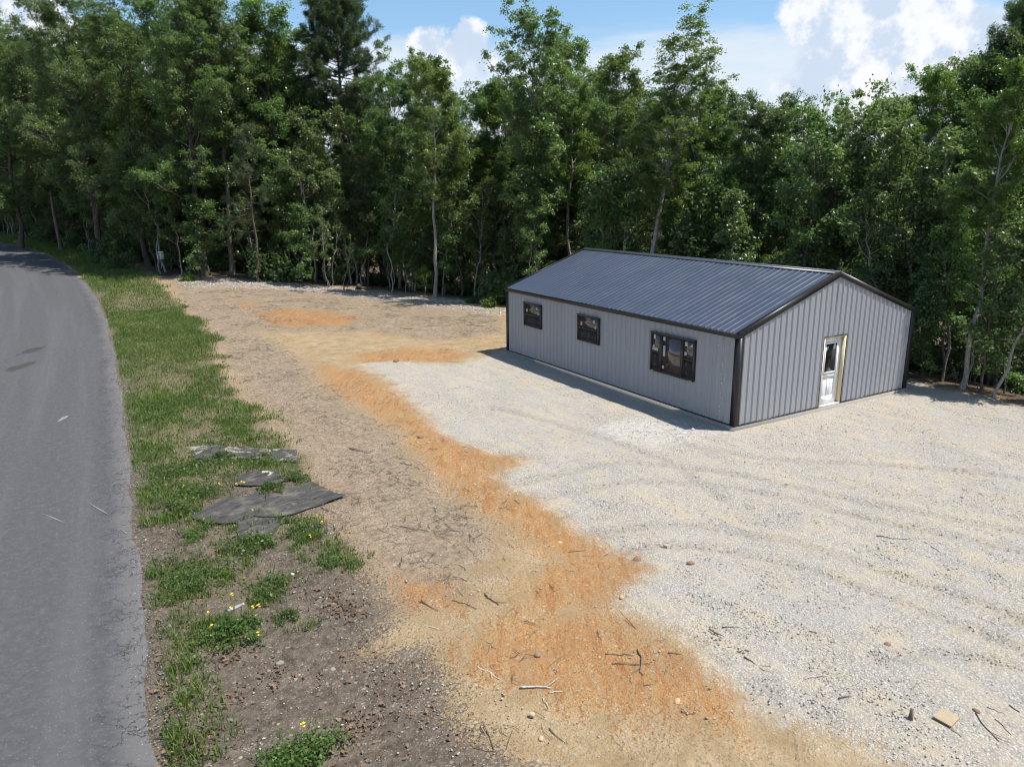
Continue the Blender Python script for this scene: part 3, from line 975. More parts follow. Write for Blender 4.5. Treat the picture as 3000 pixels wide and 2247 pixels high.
    mb.box(gx0, gx1, ly, ly + 0.04, pz1, gz0); mb.box(gx0, gx1, ly, ly + 0.04, lz0, pz0)
    mb.box(p1[1], p2[0], ly, ly + 0.04, pz0, pz1)
    for a, c in (p1, p2):
        mb.box(a, c, ly + 0.014, ly + 0.04, pz0, pz1)
        q = [(a + 0.03, ly + 0.003, pz0 + 0.035), (c - 0.03, ly + 0.003, pz0 + 0.035), (c - 0.03, ly + 0.003, pz1 - 0.035), (a + 0.03, ly + 0.003, pz1 - 0.035),
             (a + 0.012, ly + 0.014, pz0 + 0.014), (c - 0.012, ly + 0.014, pz0 + 0.014), (c - 0.012, ly + 0.014, pz1 - 0.014), (a + 0.012, ly + 0.014, pz1 - 0.014)]
        mb.add(q, [(0, 1, 2, 3), (0, 4, 5, 1), (1, 5, 6, 2), (2, 6, 7, 3), (3, 7, 4, 0)])
    door = mb.build('door', M['white'], root)
    mb = MB()
    for bx in ((gx0 - 0.035, gx0 + 0.01, gz0 - 0.035, gz1 + 0.035), (gx1 - 0.01, gx1 + 0.035, gz0 - 0.035, gz1 + 0.035)):
        mb.box(bx[0], bx[1], ly - 0.016, ly - 0.001, bx[2], bx[3])
    mb.box(gx0 + 0.01, gx1 - 0.01, ly - 0.016, ly - 0.001, gz0 - 0.035, gz0 + 0.01)
    mb.box(gx0 + 0.01, gx1 - 0.01, ly - 0.016, ly - 0.001, gz1 - 0.01, gz1 + 0.035)
    mb.build('light_frame', M['white'], door)
    mb = MB(); mb.box(gx0, gx1, ly + 0.012, ly + 0.020, gz0, gz1); mb.build('pane', M['dark_glass'], door)
    mb = MB()
    mb.prism([(3.70, ly + 0.010, 1.88), (3.79, ly + 0.010, 1.90), (3.80, ly + 0.010, 1.83), (3.77, ly + 0.010, 1.78), (3.72, ly + 0.010, 1.76), (3.69, ly + 0.010, 1.80)], (0, 0.0015, 0))
    mb.build('sticker', M['paper'], door)
    mb = MB(); mb.prism([(4.02, ly + 0.010, 1.94), (4.12, ly + 0.010, 1.95), (4.12, ly + 0.010, 1.79), (4.01, ly + 0.010, 1.78)], (0, 0.0015, 0)); mb.build('sticker', M['paper'], door)
    mb = MB()
    kx, kz = lx0 + 0.06, 0.99
    mb.tube([(kx, ly + 0.001, kz), (kx, ly - 0.012, kz)], [0.032, 0.032], 10)
    mb.tube([(kx, ly - 0.010, kz), (kx, ly - 0.035, kz), (kx, ly - 0.045, kz), (kx, ly - 0.062, kz), (kx, ly - 0.070, kz)], [0.012, 0.012, 0.026, 0.028, 0.014], 10)
    mb.build('knob', M['steel'], door, True)
    # windows
    def window(kind, y0, y1, z0, z1, lab):
        fr = MB(); d0 = -0.080; t = 0.05
        def bar(a, c, e, g, x0=d0, x1=-0.004): fr.box(x0, x1, a, c, e, g)
        bar(y0, y0 + t, z0, z1); bar(y1 - t, y1, z0, z1); bar(y0 + t, y1 - t, z1 - t, z1); bar(y0 + t, y1 - t, z0, z0 + t)
        fr.box(d0 - 0.012, d0 - 0.0005, y0 - 0.012, y1 + 0.012, z1 - 0.02, z1 + 0.012)      # drip cap
        units = []
        if kind == 'single':
            units = [(y0 + t, y1 - t, 'hung')]
        else:
            m1, m2 = 2.02, 2.92
            bar(m1 - 0.0, m1 + 0.075, z0 + t, z1 - t); bar(m2 - 0.0, m2 + 0.075, z0 + t, z1 - t)
            units = [(y0 + t, m1, 'hung'), (m1 + 0.075, m2, 'fixed'), (m2 + 0.075, y1 - t, 'hung')]
        win = fr.build('window', M['bronze'], root, label=lab)
        for a, c, k in units:
            zm = (z0 + z1) / 2 - 0.02
            if k == 'hung':
                # the upper pane stands forward, the lower sash and its screen sit back
                s = MB(); s.box(-0.074, -0.030, a + 0.0005, c - 0.0005, zm, zm + 0.045)
                s.build('meeting_rail', M['bronze'], win)
                g = MB(); g.box(-0.058, -0.052, a, c, zm + 0.045, z1 - t); g.build('pane', M['glass'], win)
                s = MB()
                s.box(-0.050, -0.030, a + 0.0005, a + 0.035, z0 + t + 0.0005, zm - 0.0005); s.box(-0.050, -0.030, c - 0.035, c - 0.0005, z0 + t + 0.0005, zm - 0.0005)
                s.box(-0.050, -0.030, a + 0.035, c - 0.035, z0 + t + 0.0005, z0 + t + 0.035)
                s.build('sash', M['bronze'], win)
                g = MB(); g.box(-0.040, -0.036, a + 0.035, c - 0.035, z0 + t + 0.035, zm); g.build('pane', M['screen'], win)
            else:
                g = MB(); g.box(-0.056, -0.050, a, c, z0 + t, z1 - t); g.build('pane', M['glass'], win)
        return win

    def sticker(win, x, pts, mat='paper'):
        mb = MB(); mb.prism([(x, y, z) for y, z in pts], (0.0012, 0, 0)); mb.build('sticker', M[mat], win)

    def rect(yc, zc, w, h, tilt=0.0):
        o = []
        for a, c in ((-1, -1), (1, -1), (1, 1), (-1, 1)):
            yy, zz = a * w / 2, c * h / 2
            o.append((yc + yy * math.cos(tilt) - zz * math.sin(tilt), zc + yy * math.sin(tilt) + zz * math.cos(tilt)))
        return o
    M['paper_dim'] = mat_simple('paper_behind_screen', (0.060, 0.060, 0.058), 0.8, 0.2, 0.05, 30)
    for (y0, lab) in ((9.58, 'far bronze single-hung window'), (6.01, 'middle bronze single-hung window')):
        w = window('single', y0, y0 + 1.22, 1.35, 2.26, lab)
        sticker(w, -0.0600, rect(y0 + 0.99, 1.96, 0.10, 0.12, 0.1)); sticker(w, -0.0600, rect(y0 + 0.28, 2.10, 0.09, 0.12, -0.2)); sticker(w, -0.0600, rect(y0 + 0.20, 1.92, 0.07, 0.10))
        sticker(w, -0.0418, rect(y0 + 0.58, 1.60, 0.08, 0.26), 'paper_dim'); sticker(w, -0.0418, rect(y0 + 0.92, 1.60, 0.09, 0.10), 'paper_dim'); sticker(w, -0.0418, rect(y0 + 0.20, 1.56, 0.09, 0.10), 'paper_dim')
    w = window('triple', 1.55, 3.40, 1.035, 2.235, 'wide bronze triple window near the corner')
    sticker(w, -0.0600, rect(3.24, 2.09, 0.10, 0.14)); sticker(w, -0.0600, rect(3.20, 1.72, 0.26, 0.10, 0.03)); sticker(w, -0.0600, rect(3.26, 1.80, 0.10, 0.07, 0.1))
    sticker(w, -0.0580, rect(2.82, 2.09, 0.10, 0.12)); sticker(w, -0.0580, rect(2.81, 1.72, 0.10, 0.33)); sticker(w, -0.0580, rect(2.83, 1.23, 0.09, 0.09))
    sticker(w, -0.0600, rect(1.90, 2.08, 0.11, 0.13)); sticker(w, -0.0600, [(1.64, 2.02), (1.76, 2.02), (1.64, 2.13)]); sticker(w, -0.0600, rect(1.91, 1.80, 0.09, 0.10))
    for yy in (3.22, 1.88):
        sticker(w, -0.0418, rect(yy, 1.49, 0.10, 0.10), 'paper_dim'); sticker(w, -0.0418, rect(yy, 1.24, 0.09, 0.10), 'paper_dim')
    for yy in (3.30, 1.66):
        mb = MB(); mb.box(-0.0825, -0.0805, yy - 0.05, yy + 0.05, 1.045, 1.062); mb.build('sticker', M['paper'], w)
    # ragged bead of sealant down a seam near the corner, with dabs of foam
    mb = MB()
    z = 0.20
    while z < 2.45:
        ln = random.uniform(0.02, 0.10); y = 0.53 + random.uniform(-0.006, 0.006)
        r = random.uniform(0.003, 0.008)
        if random.random() < 0.62: mb.tube([(-0.012, y, z), (-0.014, y + random.uniform(-.004, .004), z + ln)], [r, r * 0.7], 5)
        z += ln + random.uniform(0, 0.05)
    for y, z, r in ((0.52, 1.22, 0.024), (0.70, 1.30, 0.018), (0.55, 0.55, 0.015), (0.72, 2.25, 0.017)):
        mb.tube([(-0.004, y, z - r), (-0.018, y, z), (-0.006, y, z + r)], [r * 0.4, r, r * 0.5], 6)
    mb.build('sealant_bead', M['sealant'], root, kind='stuff')
    # rows of fixing screws on the wall in view
    mb = MB()
    def screw(p, ax):
        p = np.array(p); a = np.array(ax) * 0.008
        r = 0.0085
        if abs(ax[0]): ring = [(0, math.cos(t) * r, math.sin(t) * r) for t in np.arange(5) * 1.2566]
        else: ring = [(math.cos(t) * r, 0, math.sin(t) * r) for t in np.arange(5) * 1.2566]
        mb.prism([p + q for q in ring], a)
    for z in (0.25, 0.95, 1.65, 2.40):
        y = RIB * 0.5
        while y < L - 0.15:
            q = y + 0.045
            if not any(a < q < c and e < z < g for a, c, e, g in ((1.5, 3.45, 1.0, 2.3), (5.96, 7.3, 1.3, 2.3), (9.5, 10.9, 1.3, 2.3))) and q > 0.2:
                screw((-0.0, q, z), (-1, 0, 0))
            y += RIB
        x = 0.19
        while x < W - 0.15:
            q = x + 0.045
            if not (3.35 < q < 4.5 and z < 2.25): screw((q, 0.0, z), (0, -1, 0))
            x += RIB
    mb.build('screws', M['screw'], root, kind='stuff')
    return root


build_ground()
build_road()
build_building()
# ------------------------------------------------------------------ vegetation
def mat_leaf(name, c_dark, c_mid, c_light, trans=0.35, rough=0.42, spec=0.5):
    m, nt, b = material(name)
    lv = nt.attr('lv')
    rnd = nt.node('ShaderNodeObjectInfo', out='Random')
    c = nt.mix(nt.ramp(lv, 0.0, 0.6), c_dark + (1,), c_mid + (1,))
    c = nt.mix(nt.ramp(lv, 0.6, 1.0), c, c_light + (1,))
    hsv = nt.node('ShaderNodeHueSaturation', {'Hue': nt.m('ADD', 0.487, nt.m('MULTIPLY', rnd, 0.030)), 'Saturation': nt.m('ADD', 0.88, nt.m('MULTIPLY', rnd, 0.2)),
                                              'Value': nt.m('ADD', 0.82, nt.m('MULTIPLY', nt.m('FRACT', nt.m('MULTIPLY', rnd, 7.3)), 0.36)), 'Color': c})
    pset(nt, b, color=hsv, rough=rough, spec=spec)
    tr = nt.n.new('ShaderNodeBsdfTranslucent')
    nt.put(tr.inputs[0], nt.mix(1.0, hsv, (1.15, 1.30, 0.55, 1), 'MULTIPLY'))
    mx = nt.n.new('ShaderNodeMixShader')
    mx.inputs[0].default_value = trans
    nt.l.new(b.outputs[0], mx.inputs[1]); nt.l.new(tr.outputs[0], mx.inputs[2])
    nt.l.new(mx.outputs[0], nt.n['Material Output'].inputs[0])
    return m


def mat_bark(name, c0, c1):
    m, nt, b = material(name)
    P = obj_node(nt)
    x, y, z = nt.sep(P)
    n = nt.noise(nt.comb(nt.m('MULTIPLY', x, 22.0), nt.m('MULTIPLY', y, 22.0), nt.m('MULTIPLY', z, 4.0)), 1.0, 5, 0.65)
    n2 = nt.noise(P, 1.3, 4, 0.6)
    c = nt.mix(nt.ramp(n, 0.3, 0.7), c0 + (1,), c1 + (1,))
    c = nt.mix(nt.ramp(n2, 0.5, 0.72, 0, 0.5), c, tuple(k * 1.35 for k in c1) + (1,))
    pset(nt, b, color=c, rough=0.9, spec=0.2, normal=nt.bump(n, 0.6, 0.03))
    return m


M['leaf'] = mat_leaf('hardwood_leaf', (0.080, 0.125, 0.052), (0.132, 0.198, 0.076), (0.215, 0.280, 0.118), 0.48, 0.36)
M['leaf_light'] = mat_leaf('light_hardwood_leaf', (0.095, 0.140, 0.042), (0.155, 0.215, 0.062), (0.240, 0.300, 0.105), 0.48, 0.36)
M['leaf_yellow'] = mat_leaf('sapling_leaf', (0.060, 0.115, 0.020), (0.110, 0.185, 0.030), (0.200, 0.270, 0.045), 0.42)
M['leaf_dull'] = mat_leaf('olive_leaf', (0.070, 0.095, 0.036), (0.115, 0.150, 0.050), (0.175, 0.200, 0.075), 0.42, 0.38)
M['needle'] = mat_leaf('pine_needle', (0.050, 0.085, 0.042), (0.085, 0.132, 0.060), (0.145, 0.185, 0.085), 0.32, 0.5, 0.4)
M['bark_light'] = mat_bark('grey_bark', (0.16, 0.145, 0.125), (0.36, 0.335, 0.295))
M['bark_mid'] = mat_bark('grey_brown_bark', (0.085, 0.074, 0.062), (0.215, 0.190, 0.160))
M['bark_dark'] = mat_bark('brown_bark', (0.055, 0.045, 0.037), (0.145, 0.120, 0.098))
M['bark_pine'] = mat_bark('pine_bark', (0.060, 0.042, 0.033), (0.175, 0.125, 0.095))


def unit(v):
    return v / (np.linalg.norm(v, axis=-1, keepdims=True) + 1e-9)


def leaf_mesh(name, rg, centres, radii, n_leaf, size, flat=0.65, droop=0.3, mat=None, fold=0.28):
    """folded leaf blades scattered through the volume of twig clusters"""
    k = np.repeat(np.arange(len(centres)), n_leaf)
    N = len(k)
    o = unit(rg.normal(0, 1, (N, 3))) * (rg.random((N, 1)) ** 0.5) * np.where(rg.random((N, 1)) < 0.30, rg.uniform(1.0, 2.1, (N, 1)), 1.0)
    o[:, 2] *= flat
    p = centres[k] + o * radii[k][:, None]
    p[:, 2] -= 0.10 * radii[k] * (o[:, 0] ** 2 + o[:, 1] ** 2) * 2.0
    d = unit(o * 0.9 + rg.normal(0, 0.55, (N, 3)) + np.array([0, 0, -droop]))
    nn = unit(np.array([0, 0, 1.0]) + rg.normal(0, 0.55, (N, 3)) + 0.35 * o)
    sd_ = unit(np.cross(d, nn)); nn = np.cross(sd_, d)
    ln = size * rg.uniform(0.65, 1.35, N)[:, None]
    wd = ln * rg.uniform(0.24, 0.36, N)[:, None]
    a = p - d * ln * 0.5
    tip = p + d * ln * 0.5
    l = p + sd_ * wd + nn * wd * fold
    r = p - sd_ * wd + nn * wd * fold
    V = np.stack([a, r, tip, l], 1).reshape(-1, 3)
    Q = np.arange(N * 4).reshape(-1, 4)
    cl = rg.random(len(centres))
    lv = np.clip(0.55 * rg.random(N) + 0.45 * cl[k], 0, 1)
    me = mesh_np(name, V, Q, attrs={'lv': np.repeat(lv, 4)})
    me.materials.append(mat or M['leaf'])
    return me


def branch_path(rg, p0, dirv, length, n, up=0.25, wig=0.12):
    P = [np.array(p0, float)]
    d = unit(np.array(dirv, float))
    for i in range(n - 1):
        d = unit(d + rg.normal(0, wig, 3) + np.array([0, 0, up / n]))
        P.append(P[-1] + d * length / (n - 1))
    return np.array(P)


def gen_hardwood(name, seed, H=16.0, r0=0.15, cb=0.35, Rc=2.6, nprim=34, nsec=6, leaves=24000, leaf=0.19, crad=0.50, lean=(0, 0), sway=0.25,
                 bark='bark_dark', lmat='leaf', shape='round', elev=(15, 65), dead=5, stems=1):
    rg = np.random.default_rng(seed)
    tv, tq = [], []; nv = 0
    cents, rads = [], []

    def add(P, r, sides):
        nonlocal nv
        V, Q, _ = tube(P, r, sides)
        tv.append(V); tq.append(Q + nv); nv += len(V)
    for st in range(stems):
        n = 16
        t = np.linspace(0, 1, n)
        Hs = H * (1 if st == 0 else rg.uniform(0.72, 0.95))
        wob = np.cumsum(rg.normal(0, 1, (n, 2)), 0); wob -= np.outer(t, wob[-1]); wob *= sway / (abs(wob).max() + 1e-6)
        spread = np.array([0, 0]) if stems == 1 else rg.normal(0, 0.9, 2)
        TP = np.stack([lean[0] * t ** 1.2 + wob[:, 0] + spread[0] * t * min(1, H / 6) + st * 0.12, lean[1] * t ** 1.2 + wob[:, 1] + spread[1] * t * min(1, H / 6), -0.25 + t * (Hs * 0.97 + 0.25)], 1)
        tr = r0 * (1 - st * 0.12) * (1 - t) ** 0.8 + 0.012
        tr[0] *= 1.45; tr[1] *= 1.08
        add(TP, tr, 9 if r0 > 0.1 else 6)

        def trunk_at(f):
            return np.array([np.interp(f, t, TP[:, k]) for k in range(3)]), np.interp(f, t, tr)
        for i in range(nprim if st == 0 else nprim // 2):
            u = (i + rg.random()) / (nprim if st == 0 else nprim // 2)
            f = cb + (0.985 - cb) * u
            b, rb = trunk_at(f)
            if shape == 'round': rad = Rc * (math.sin(math.pi * (0.16 + 0.78 * u))) ** 0.8
            elif shape == 'broad': rad = Rc * (math.sin(math.pi * (0.24 + 0.70 * u))) ** 0.6
            elif shape == 'vase': rad = Rc * (0.35 + 0.65 * math.sin(math.pi * (0.05 + 0.83 * u)))
            else: rad = Rc * (1.02 - u) ** 0.7
            rad *= rg.uniform(0.62, 1.18)
            el = R(elev[0] + (elev[1] - elev[0]) * u + rg.normal(0, 9))
            az = i * 2.3999 + rg.normal(0, 0.45)
            d = np.array([math.cos(az) * math.cos(el), math.sin(az) * math.cos(el), math.sin(el)])
            ln = max(0.35, rad / max(0.35, math.cos(el)))
            P = branch_path(rg, b, d, ln, 7, up=0.5, wig=0.14)
            r1 = min(rb * 0.62, 0.014 * ln + 0.012)
            add(P, np.linspace(r1, 0.006, 7), 5 if r0 > 0.1 else 4)
            cents.append(P[-1]); rads.append(crad * rg.uniform(0.8, 1.2))
            for j in range(nsec):
                s = 0.28 + 0.70 * (j + rg.random()) / nsec
                q = np.array([np.interp(s, np.linspace(0, 1, 7), P[:, k]) for k in range(3)])
                dd = unit(unit(P[-1] - P[0]) + rg.normal(0, 0.62, 3) + np.array([0, 0, 0.12]))
                l2 = ln * rg.uniform(0.22, 0.42) * (1.15 - 0.4 * s) + 0.2
                P2 = branch_path(rg, q, dd, l2, 4, up=0.3, wig=0.2)
                add(P2, np.linspace(max(0.006, r1 * 0.38), 0.004, 4), 3)
                cents.append(P2[-1]); rads.append(crad * rg.uniform(0.65, 1.15))
                if rg.random() < 0.6:
                    cents.append(P2[2] + rg.normal(0, 0.12, 3)); rads.append(crad * rg.uniform(0.5, 0.9))
        for i in range(dead):
            b, rb = trunk_at(rg.uniform(0.18, cb + 0.12))
            az = rg.uniform(0, 6.28)
            P = branch_path(rg, b, (math.cos(az), math.sin(az), rg.uniform(-0.1, 0.5)), rg.uniform(0.6, 1.9) * min(1, H / 10), 6, up=0.2, wig=0.25)
            add(P, np.linspace(0.018, 0.004, 6) * min(1.0, r0 / 0.1), 4)
    cents = np.array(cents); rads = np.array(rads)
    # thin out at random so that gaps open between the clumps
    keep = rg.random(len(cents)) < 0.93
    cents, rads = cents[keep], rads[keep]
    trunk = mesh_np(name + '_trunk', np.vstack(tv), np.vstack(tq), smooth=True)
    trunk.materials.append(M[bark])
    crown = leaf_mesh(name + '_crown', rg, cents, rads, max(4, leaves // len(cents)), leaf, mat=M[lmat])
    return dict(H=float(np.percentile(cents[:, 2] + rads * 0.5, 99.7)), trunk=trunk, crown=crown, name=name)


def gen_pine(name, seed, H=20.0, r0=0.2, cb=0.5, Rc=2.8, nwh=20, tufts=2600, sparse=False, nn=26):
    rg = np.random.default_rng(seed)
    tv, tq = [], []; nv = 0

    def add(P, r, sides):
        nonlocal nv
        V, Q, _ = tube(P, r, sides); tv.append(V); tq.append(Q + nv); nv += len(V)
    n = 14; t = np.linspace(0, 1, n)
    wob = np.cumsum(rg.normal(0, 1, (n, 2)), 0); wob -= np.outer(t, wob[-1]); wob *= 0.12 / abs(wob).max()
    TP = np.stack([wob[:, 0], wob[:, 1], -0.2 + t * (H + 0.1)], 1)
    tr = r0 * (1 - t) ** 0.75 + 0.012; tr[0] *= 1.25
    add(TP, tr, 9)
    C, Dd = [], []
    for i in range(nwh):
        u = (i + rg.random() * 0.6) / nwh
        f = cb + (0.985 - cb) * u
        b = np.array([np.interp(f, t, TP[:, k]) for k in range(3)])
        for j in range(rg.integers(3, 6) if not sparse else rg.integers(2, 4)):
            az = rg.uniform(0, 6.28)
            rad = Rc * (math.sin(math.pi * (0.22 + 0.72 * u)) ** 0.75 if not sparse else (1.05 - u) ** 0.6) * rg.uniform(0.6, 1.15)
            el = R(-6 + 50 * u ** 1.5 + rg.normal(0, 7))
            P = branch_path(rg, b, (math.cos(az) * math.cos(el), math.sin(az) * math.cos(el), math.sin(el)), rad + 0.3, 7, up=0.45, wig=0.1)
            add(P, np.linspace(0.012 + 0.011 * rad, 0.006, 7), 4)
            nt_ = 9 if not sparse else 7
            for k in range(nt_):
                s = 0.35 + 0.65 * (k + rg.random()) / nt_
                q = np.array([np.interp(s, np.linspace(0, 1, 7), P[:, m]) for m in range(3)])
                dd = unit(unit(P[-1] - P[0]) * 0.8 + rg.normal(0, 0.6, 3) + np.array([0, 0, 0.25]))
                l2 = rg.uniform(0.25, 0.6) * (0.6 + 0.4 * min(1, Rc / 2))
                P2 = branch_path(rg, q, dd, l2, 3, up=0.5, wig=0.1)
                add(P2, np.array([0.009, 0.007, 0.005]), 3)
                for z in (P2[1], P2[2]):
                    C.append(z); Dd.append(unit(P2[2] - P2[0]))
    C = np.array(C); Dd = np.array(Dd)
    if len(C) > tufts:
        s = rg.permutation(len(C))[:tufts]; C, Dd = C[s], Dd[s]
    k = np.repeat(np.arange(len(C)), nn); N = len(k)
    d = unit(Dd[k] * 0.75 + rg.normal(0, 0.7, (N, 3)))
    ln = rg.uniform(0.16, 0.27, N)[:, None]
    sd_ = unit(np.cross(d, rg.normal(0, 1, (N, 3)))) * 0.014
    p = C[k] + rg.normal(0, 0.10 if not sparse else 0.06, (N, 3))
    V = np.stack([p - sd_, p + sd_, p + d * ln], 1).reshape(-1, 3)
    lv = np.repeat(np.clip(0.6 * rg.random(N) + 0.4 * rg.random(len(C))[k], 0, 1), 3)
    crown = mesh_np(name + '_crown', V, T=np.arange(N * 3).reshape(-1, 3), attrs={'lv': lv}); crown.materials.append(M['needle'])
    trunk = mesh_np(name + '_trunk', np.vstack(tv), np.vstack(tq), smooth=True); trunk.materials.append(M['bark_pine'])
    return dict(H=H, trunk=trunk, crown=crown, name=name)


def gen_shrub(name, seed, H=2.0, Rc=1.0, leaves=2600, leaf=0.15, lmat='leaf', nst=9):
    rg = np.random.default_rng(seed)
    tv, tq = [], []; nv = 0; C = []; Rr = []
    for i in range(nst):
        az = i * 2.4 + rg.normal(0, .4); el = R(rg.uniform(35, 85))
        ln = H * rg.uniform(0.55, 1.05)
        P = branch_path(rg, (rg.normal(0, .12), rg.normal(0, .12), -0.1), (math.cos(az) * math.cos(el), math.sin(az) * math.cos(el), math.sin(el)), ln, 7, up=0.3, wig=0.16)
        V, Q, _ = tube(P, np.linspace(0.014, 0.004, 7), 4); tv.append(V); tq.append(Q + nv); nv += len(V)
        for s in (2, 3, 4, 5, 6, 6):
            C.append(P[s] + rg.normal(0, 0.16 * Rc, 3) * np.array([1, 1, 0.5])); Rr.append(rg.uniform(0.2, 0.42) * Rc)
    C = np.array(C); C[:, 2] = np.maximum(C[:, 2], 0.12)
    trunk = mesh_np(name + '_stem', np.vstack(tv), np.vstack(tq), smooth=True); trunk.materials.append(M['bark_dark'])
    crown = leaf_mesh(name + '_foliage', rg, C, np.array(Rr), max(4, leaves // len(C)), leaf, mat=M[lmat], droop=0.15)
    return dict(H=H, trunk=trunk, crown=crown, name=name, shrub=True)


VAR = {}
# forest-edge hardwoods
VAR['oak_a'] = gen_hardwood('oak_a', 11, 17, 0.17, 0.36, 2.6, 40, 9, 56000, 0.125, 0.42, sway=0.3, bark='bark_mid')
VAR['oak_b'] = gen_hardwood('oak_b', 12, 16, 0.14, 0.44, 2.2, 34, 8, 44000, 0.120, 0.40, lean=(0.5, 0.2), sway=0.35, bark='bark_light', lmat='leaf_light', dead=8)
VAR['oak_c'] = gen_hardwood('oak_c', 13, 15, 0.13, 0.32, 2.4, 38, 8, 50000, 0.125, 0.42, sway=0.4, bark='bark_mid', dead=8)
VAR['oak_d'] = gen_hardwood('oak_d', 14, 16.5, 0.125, 0.50, 1.8, 30, 8, 36000, 0.120, 0.38, bark='bark_light', sway=0.3, lmat='leaf_light', dead=9)
VAR['lean_oak'] = gen_hardwood('lean_oak', 15, 17, 0.19, 0.44, 2.3, 36, 9, 42000, 0.130, 0.40, lean=(1.9, -1.0), sway=0.25, bark='bark_light', shape='vase', elev=(35, 70), lmat='leaf_light', dead=8)
VAR['tall_oak'] = gen_hardwood('tall_oak', 16, 17, 0.16, 0.40, 2.4, 36, 8, 40000, 0.135, 0.40, sway=0.25, shape='vase', elev=(20, 68), bark='bark_mid')
VAR['broad_oak'] = gen_hardwood('broad_oak', 17, 20, 0.28, 0.22, 4.6, 50, 11, 90000, 0.135, 0.50, shape='broad', elev=(5, 60), sway=0.4, dead=10)
VAR['broad_oak_2'] = gen_hardwood('broad_oak_2', 18, 18, 0.22, 0.18, 4.0, 46, 10, 74000, 0.135, 0.48, shape='broad', elev=(0, 60), sway=0.5, dead=10)
# slender understory
VAR['sap_a'] = gen_hardwood('sap_a', 21, 7, 0.045, 0.30, 1.15, 18, 4, 5200, 0.14, 0.34, lean=(0.5, 0.0), sway=0.25, bark='bark_light', dead=3, shape='cone', elev=(10, 55))
VAR['sap_b'] = gen_hardwood('sap_b', 22, 8, 0.055, 0.42, 1.2, 16, 4, 4600, 0.14, 0.34, lean=(-0.7, 0.3), sway=0.35, bark='bark_light', dead=4)
VAR['sap_c'] = gen_hardwood('sap_c', 23, 5, 0.035, 0.15, 1.2, 18, 4, 5000, 0.14, 0.34, sway=0.2, dead=1, shape='cone', elev=(0, 50))
VAR['sap_d'] = gen_hardwood('sap_d', 24, 6, 0.030, 0.45, 0.8, 10, 3, 1300, 0.16, 0.30, lean=(0.9, 0.4), sway=0.3, bark='bark_light', dead=3, stems=3)
VAR['sap_e'] = gen_hardwood('sap_e', 25, 9, 0.07, 0.35, 1.5, 22, 5, 8500, 0.145, 0.38, sway=0.4, bark='bark_dark', dead=4)
VAR['sap_y'] = gen_hardwood('sap_y', 26, 3.2, 0.025, 0.35, 0.95, 12, 3, 2200, 0.12, 0.30, sway=0.15, bark='bark_light', lmat='leaf_yellow', dead=1, elev=(5, 35))
VAR['sap_o'] = gen_hardwood('sap_o', 27, 9, 0.06, 0.30, 1.5, 22, 5, 8500, 0.14, 0.38, sway=0.4, bark='bark_light', lmat='leaf_dull', dead=3)
VAR['shrub_a'] = gen_shrub('shrub_a', 31, 2.0, 1.0, 2600)
VAR['shrub_b'] = gen_shrub('shrub_b', 32, 1.3, 0.9, 2000, 0.13)
VAR['shrub_y'] = gen_shrub('shrub_y', 33, 1.0, 0.8, 1500, 0.12, 'leaf_yellow')
VAR['pine_tall'] = gen_pine('pine_tall', 41, 21, 0.23, 0.55, 3.2, 36, 6500, nn=72)
VAR['pine_young'] = gen_pine('pine_young', 42, 11, 0.10, 0.36, 1.8, 18, 900, True, nn=30)


def plant(kind, x, y, H, label, group=None, rot=None, sxy=1.0, tilt=(0, 0), cat='tree', name=None):
    v = VAR[kind]
    shrub = v.get('shrub')
    nm = name or ('shrub' if shrub else 'pine_tree' if kind.startswith('pine') else 'sapling' if kind.startswith('sap') else 'hardwood_tree')
    s = H / v['H']
    o = empty(nm, (x, y, hz(x, y) - 0.03), label=label, category='shrub' if shrub else 'sapling' if nm == 'sapling' else cat)
    if group: o['group'] = group
    o.scale = (s * sxy, s * sxy, s)
    o.rotation_euler = (tilt[0], tilt[1], rot if rot is not None else random.uniform(0, 6.283))
    t = bpy.data.objects.new('stem' if shrub else 'trunk', v['trunk']); COL.objects.link(t); t.parent = o
    c = bpy.data.objects.new('foliage' if shrub else 'crown', v['crown']); COL.objects.link(c); c.parent = o
    return o


def at(u, dist, v=600.0):
    d = px_dir(u, v)
    h = unit(d[:2])
    return CAM[0] + h[0] * dist, CAM[1] + h[1] * dist


def top_z(u, v, x, y):
    d = px_dir(u, v)
    k = math.hypot(x - CAM[0], y - CAM[1]) / math.hypot(d[0], d[1])
    return CAM[2] + d[2] * k


TAKEN = []


def shades_yard(x, y, H, rad):
    """would this crown throw its shadow on the sunlit gable or the gravel before it?"""
    k = math.cos(SUN_EL) / math.sin(SUN_EL)
    for z in np.linspace(0.35 * H, H, 6):
        sx, sy = x - math.sin(SUN_AZ) * k * z, y - math.cos(SUN_AZ) * k * z
        if -2 < sx < 8.3 + rad and -9 < sy < 0.2 + rad and sx - rad < 7.7: return True
    return False




def tall(kind, u, dist, vtop, label, base=None, rot=None, sxy=1.0, tilt=(0, 0), group=None):
    if base is not None:
        p = ground_px(*base); x, y = p[0], p[1]
    else:
        x, y = at(u, dist)
    H = top_z(u, vtop, x, y) - hz(x, y)
    TAKEN.append((x, y))
    if shades_yard(x, y, H, 1.8): print('SHADES', label, round(x, 1), round(y, 1), round(H, 1))
    return plant(kind, x, y, H, label, group, rot, sxy, tilt)


